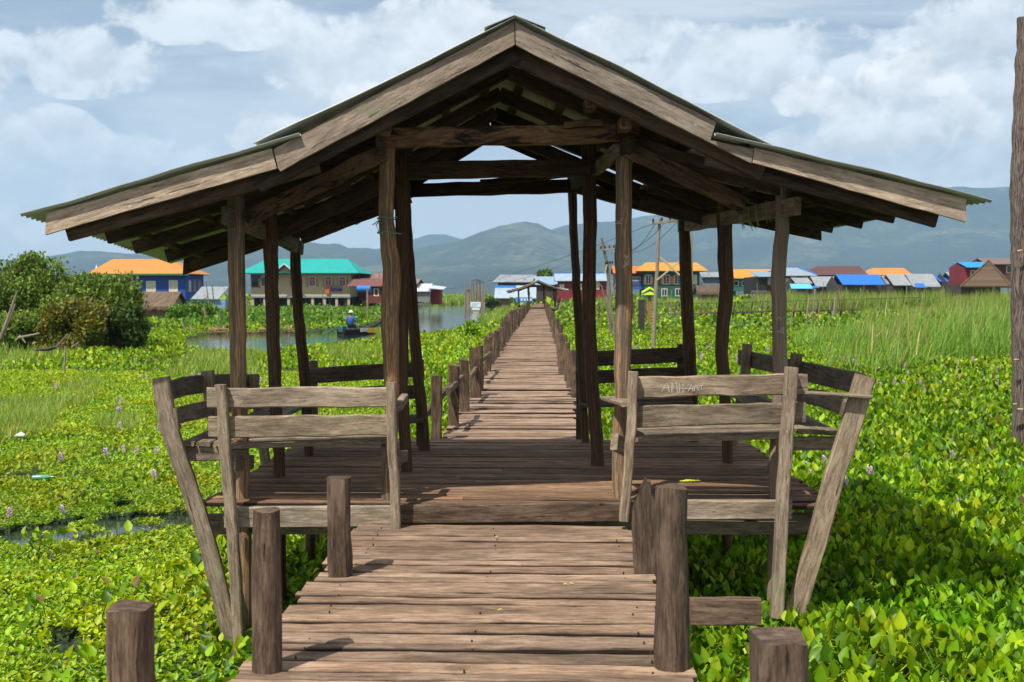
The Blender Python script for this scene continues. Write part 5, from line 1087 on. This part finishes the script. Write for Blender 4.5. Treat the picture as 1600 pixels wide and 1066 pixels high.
for nm, n, pts, hh in (('marsh_grass', 2600, [(500, 575), (600, 575), (606, 556), (520, 556)], .5), ('marsh_grass', 900, [(590, 545), (608, 540), (608, 526), (594, 528)], .7), ('marsh_grass', 3000, [(260, 600), (400, 600), (410, 560), (300, 565)], .55), ('marsh_grass', 5500, [(-40, 710), (80, 690), (100, 640), (-40, 640)], .35), ('marsh_grass', 3500, [(-40, 600), (130, 565), (130, 540), (-40, 540)], .7),
                       ('marsh_grass', 1500, [(150, 690), (210, 690), (215, 660), (150, 660)], .3), ('marsh_grass', 2600, [(755, 520), (800, 505), (812, 492), (780, 492), (745, 512)], .95), ('marsh_grass', 1500, [(90, 650), (150, 640), (160, 600), (100, 610)], .3), ('marsh_grass', 2500, [(680, 478), (735, 474.5), (735, 471), (660, 473)], 1.5)):
    x, y = patch(n, pts); blades(nm, x, y, hh * (1 + .5 * nfield(x, y, .6, 1)), .018 * max(1, y.mean() / 22), YG, 1.0)
# brown floating bank edge on the left channel
m_ = MB()
for i in range(220):
    a = random.uniform(300, 470); b = 519 + random.uniform(-3, 3) + (2 if a < 380 else 0); p = gnd(a, b, 0); p.z = random.uniform(0, .35); m_.sweep([p, p + Vector((random.uniform(-.6, .6), random.uniform(-.3, .3), random.uniform(-.05, .08)))], logsec(.04, 5), [1, .5])
tag(m_.build('dead_reed_bank', P_('dead_reed', (.28, .15, .07), vary=.4)), kind='stuff')

# bushes
def bush(label, name, px, py_base, d, w, h, n, pal, ls=.13, stems=True, cat='bush', grp='bushes at the left bank', z0=.1, flat=.75):
    c = at(px, py_base, d); r = empty(name, (c.x, d, 0), label, cat, grp)
    nb = 26; cs = []
    for i in range(nb):
        a = random.uniform(0, 6.283); rr = random.random() ** .5 * .62; cs.append((math.cos(a) * rr * w / 2, math.sin(a) * rr * w * .4, random.uniform(.25, .86) * h * (1 - .45 * rr), random.uniform(.14, .34) * w * .5))
    cs = np.array(cs); k = rng.integers(0, nb, n); v = rng.normal(0, 1, (n, 3)); v /= np.linalg.norm(v, axis=1)[:, None]; q = rng.uniform(.45, 1.1, n) ** .6 * (1 + .35 * (rng.random(n) < .10))
    P = cs[k, :3] + v * (cs[k, 3] * q)[:, None] * np.array([1, 1, flat]); P += rng.normal(0, .08, (n, 3)); ok = P[:, 2] > z0; P = P[ok]; n = len(P); k = k[ok]
    rot = rots(rng.uniform(0, 6.283, n), rng.uniform(.1, 1.5, n), rng.normal(0, .5, n)); col = palette(n, pal) * (rng.uniform(.75, 1.25, nb)[k][:, None])
    o = instmesh('foliage', M['bush'], LT, LF, P, rot, ls * rng.uniform(.6, 1.4, n), col); o.parent = r
    m_ = MB()
    for i in range(9):
        q = cs[i]; m_.sweep([(random.uniform(-.3, .3), random.uniform(-.3, .3), -.2), (q[0] * .5, q[1] * .5, q[2] * .5), (q[0], q[1], q[2])], logsec(.05, 6), [1, .7, .3], nsub=2, jit=.04)
    o = m_.build('stems', M['stub']); o.parent = r; return r
OL = [(.10, .18, .022), (.15, .23, .03), (.055, .10, .013), (.21, .28, .045)]; YO = [(.15, .16, .02), (.20, .19, .02), (.11, .15, .02), (.16, .10, .02), (.10, .14, .03)]; DK = [(.04, .075, .015), (.06, .11, .022), (.09, .14, .03)]
bush('tall dark bush at the back of the thicket on the left', 'bush', 66, 530, 43, 5.8, 4.6, 19000, OL)
bush('dense green bush at the far left edge of the picture', 'bush', -30, 535, 42, 6.5, 3.6, 17000, OL)
bush('rounded green bush forming the right shoulder of the thicket', 'bush', 150, 540, 41, 4.8, 3.9, 18000, OL)
bush('low dark bush hugging the right foot of the thicket', 'bush', 195, 545, 39, 2.3, 2.5, 7500, DK)
bush('yellowing bush with orange leaves in the middle of the thicket', 'bush', 110, 545, 37.5, 3.4, 2.6, 8500, YO)
bush('olive bush in the lower left of the thicket', 'bush', 25, 545, 38, 3.6, 2.2, 8000, OL)
bush('small bright bush standing at the water edge beyond the left posts', 'bush', 733, 526, 52, 1.1, 1.0, 900, RG, .14)
bush('dark shrub on the bank beside the white water sign', 'bush', 768, 474, 140, 2.6, 1.9, 1200, DK, .3)
bush('weedy shrub at the foot of the blue house', 'bush', 300, 490, 78, 5, 1.8, 2500, DKG, .2)
tr = bush('leafy green tree rising above the roofs behind the far shelter', 'tree', 850, 470, 178, 4.6, 8.6, 4200, DK + OL, .38, cat='tree', grp='trees behind the houses', z0=2.6)
tr = bush('faint dark tree top over the roof of the red house', 'tree', 888, 470, 260, 5.6, 8.0, 1500, DK, .5, cat='tree', grp='trees behind the houses', z0=3)

# flowers
def flower_proto():
    V = []; Fc = []; C = []
    for i in range(16):
        z = .05 + .010 * i; a = i * 2.4; r0 = .012
        for k in range(3):
            b = a + k * 2.09; base = len(V); cx, cy = math.cos(b), math.sin(b); px, py = -cy, cx; L_ = .040 * (1 - .3 * i / 16)
            V += [(cx * r0, cy * r0, z), (cx * L_ + px * .022, cy * L_ + py * .022, z + .008), (cx * L_ * 1.4, cy * L_ * 1.4, z + .014), (cx * L_ - px * .022, cy * L_ - py * .022, z + .008)]
            Fc.append((base, base + 1, base + 2, base + 3)); t = random.uniform(.8, 1.15); C += [(.78 * t, .54 * t, .78 * t, 1)] * 4
    b = len(V); V += [(-.006, 0, -.25), (.006, 0, -.25), (0, .008, -.25), (-.004, 0, .2), (.004, 0, .2), (0, .005, .2)]; Fc += [(b, b + 1, b + 4, b + 3), (b + 1, b + 2, b + 5, b + 4), (b + 2, b, b + 3, b + 5)]; C += [(.15, .28, .04, 1)] * 6
    me = bpy.data.meshes.new('hyacinth_flower'); me.from_pydata(V, [], Fc); a = me.attributes.new('col', 'FLOAT_COLOR', 'POINT'); a.data.foreach_set('color', [x for c in C for x in c]); me.materials.append(M['petal']); return me
fme = flower_proto()
LB = 'lilac hyacinth flower spike among the low leaves left of the boardwalk'; RB = 'lilac hyacinth flower spike among the tall leaves right of the boardwalk'
FL = [(242, 740), (102, 792), (14, 798), (186, 640), (186, 665), (230, 589), (221, 588), (187, 640), (167, 706), (194, 700), (213, 702), (244, 702), (187, 628), (302, 588), (310, 589), (281, 610), (248, 665), (182, 555), (243, 550), (58, 571), (523, 557), (573, 557), (659, 556), (637, 546), (719, 551), (672, 527), (695, 540), (404, 575), (130, 560), (212, 565), (88, 605), (405, 595), (98, 712), (283, 660)]
FR = [(1316, 755), (1259, 727), (1290, 716), (1361, 738), (1491, 709), (1494, 784), (1275, 757), (1097, 560), (1150, 557), (1152, 563), (1290, 552), (1313, 559), (1325, 563), (1332, 567), (1343, 571), (1374, 577), (1377, 601), (1373, 600), (1399, 598), (1411, 597), (1437, 599), (1436, 594), (1442, 612), (1475, 574), (1496, 567), (1496, 581), (1498, 589), (1468, 601), (1419, 584), (1424, 582), (1366, 561), (1393, 569), (1415, 573), (1520, 537), (1455, 545), (1462, 560), (1489, 551), (1539, 592), (1560, 595), (1560, 602), (1521, 562), (1555, 577), (1337, 566), (1340, 558), (1013, 571), (1025, 569), (990, 545), (998, 541), (945, 538), (1105, 543), (1120, 537), (1110, 541), (1015, 545), (1197, 545), (1200, 549), (1265, 740), (1580, 690), (1590, 640), (1095, 555), (1350, 640), (1245, 528), (1300, 545), (1372, 553)]
for lst, lb in ((FL, LB), (FR, RB)):
    for (a, b) in lst:
        z = .30 if lb is RB else .16; p = gnd(a, b, z + .08); o = bpy.data.objects.new('hyacinth_flower', fme); COL.objects.link(o); s = random.uniform(.5, .85) * (1 if p.y < 20 else 1.25)
        o.location = (p.x, p.y, z - .02); o.scale = (s, s, s); o.rotation_euler = (random.uniform(-.25, .25), random.uniform(-.25, .25), random.uniform(0, 6)); tag(o, lb, 'flower', 'hyacinth flowers')

# ------------------------------------------------------------------ haze
m, nt, p = mat_new('haze_air'); nt.nodes.remove(p); v = nt.nodes.new('ShaderNodeVolumePrincipled'); v.inputs['Color'].default_value = (.48, .71, .95, 1); v.inputs['Density'].default_value = .00013; v.inputs['Anisotropy'].default_value = .2
nt.links.new(v.outputs[0], nt.nodes['Material Output'].inputs['Volume'])
hz = MB(); hz.box(-9800, 9800, -60, 9950, -4.5, 1150); tag(hz.build('haze', m), kind='stuff')
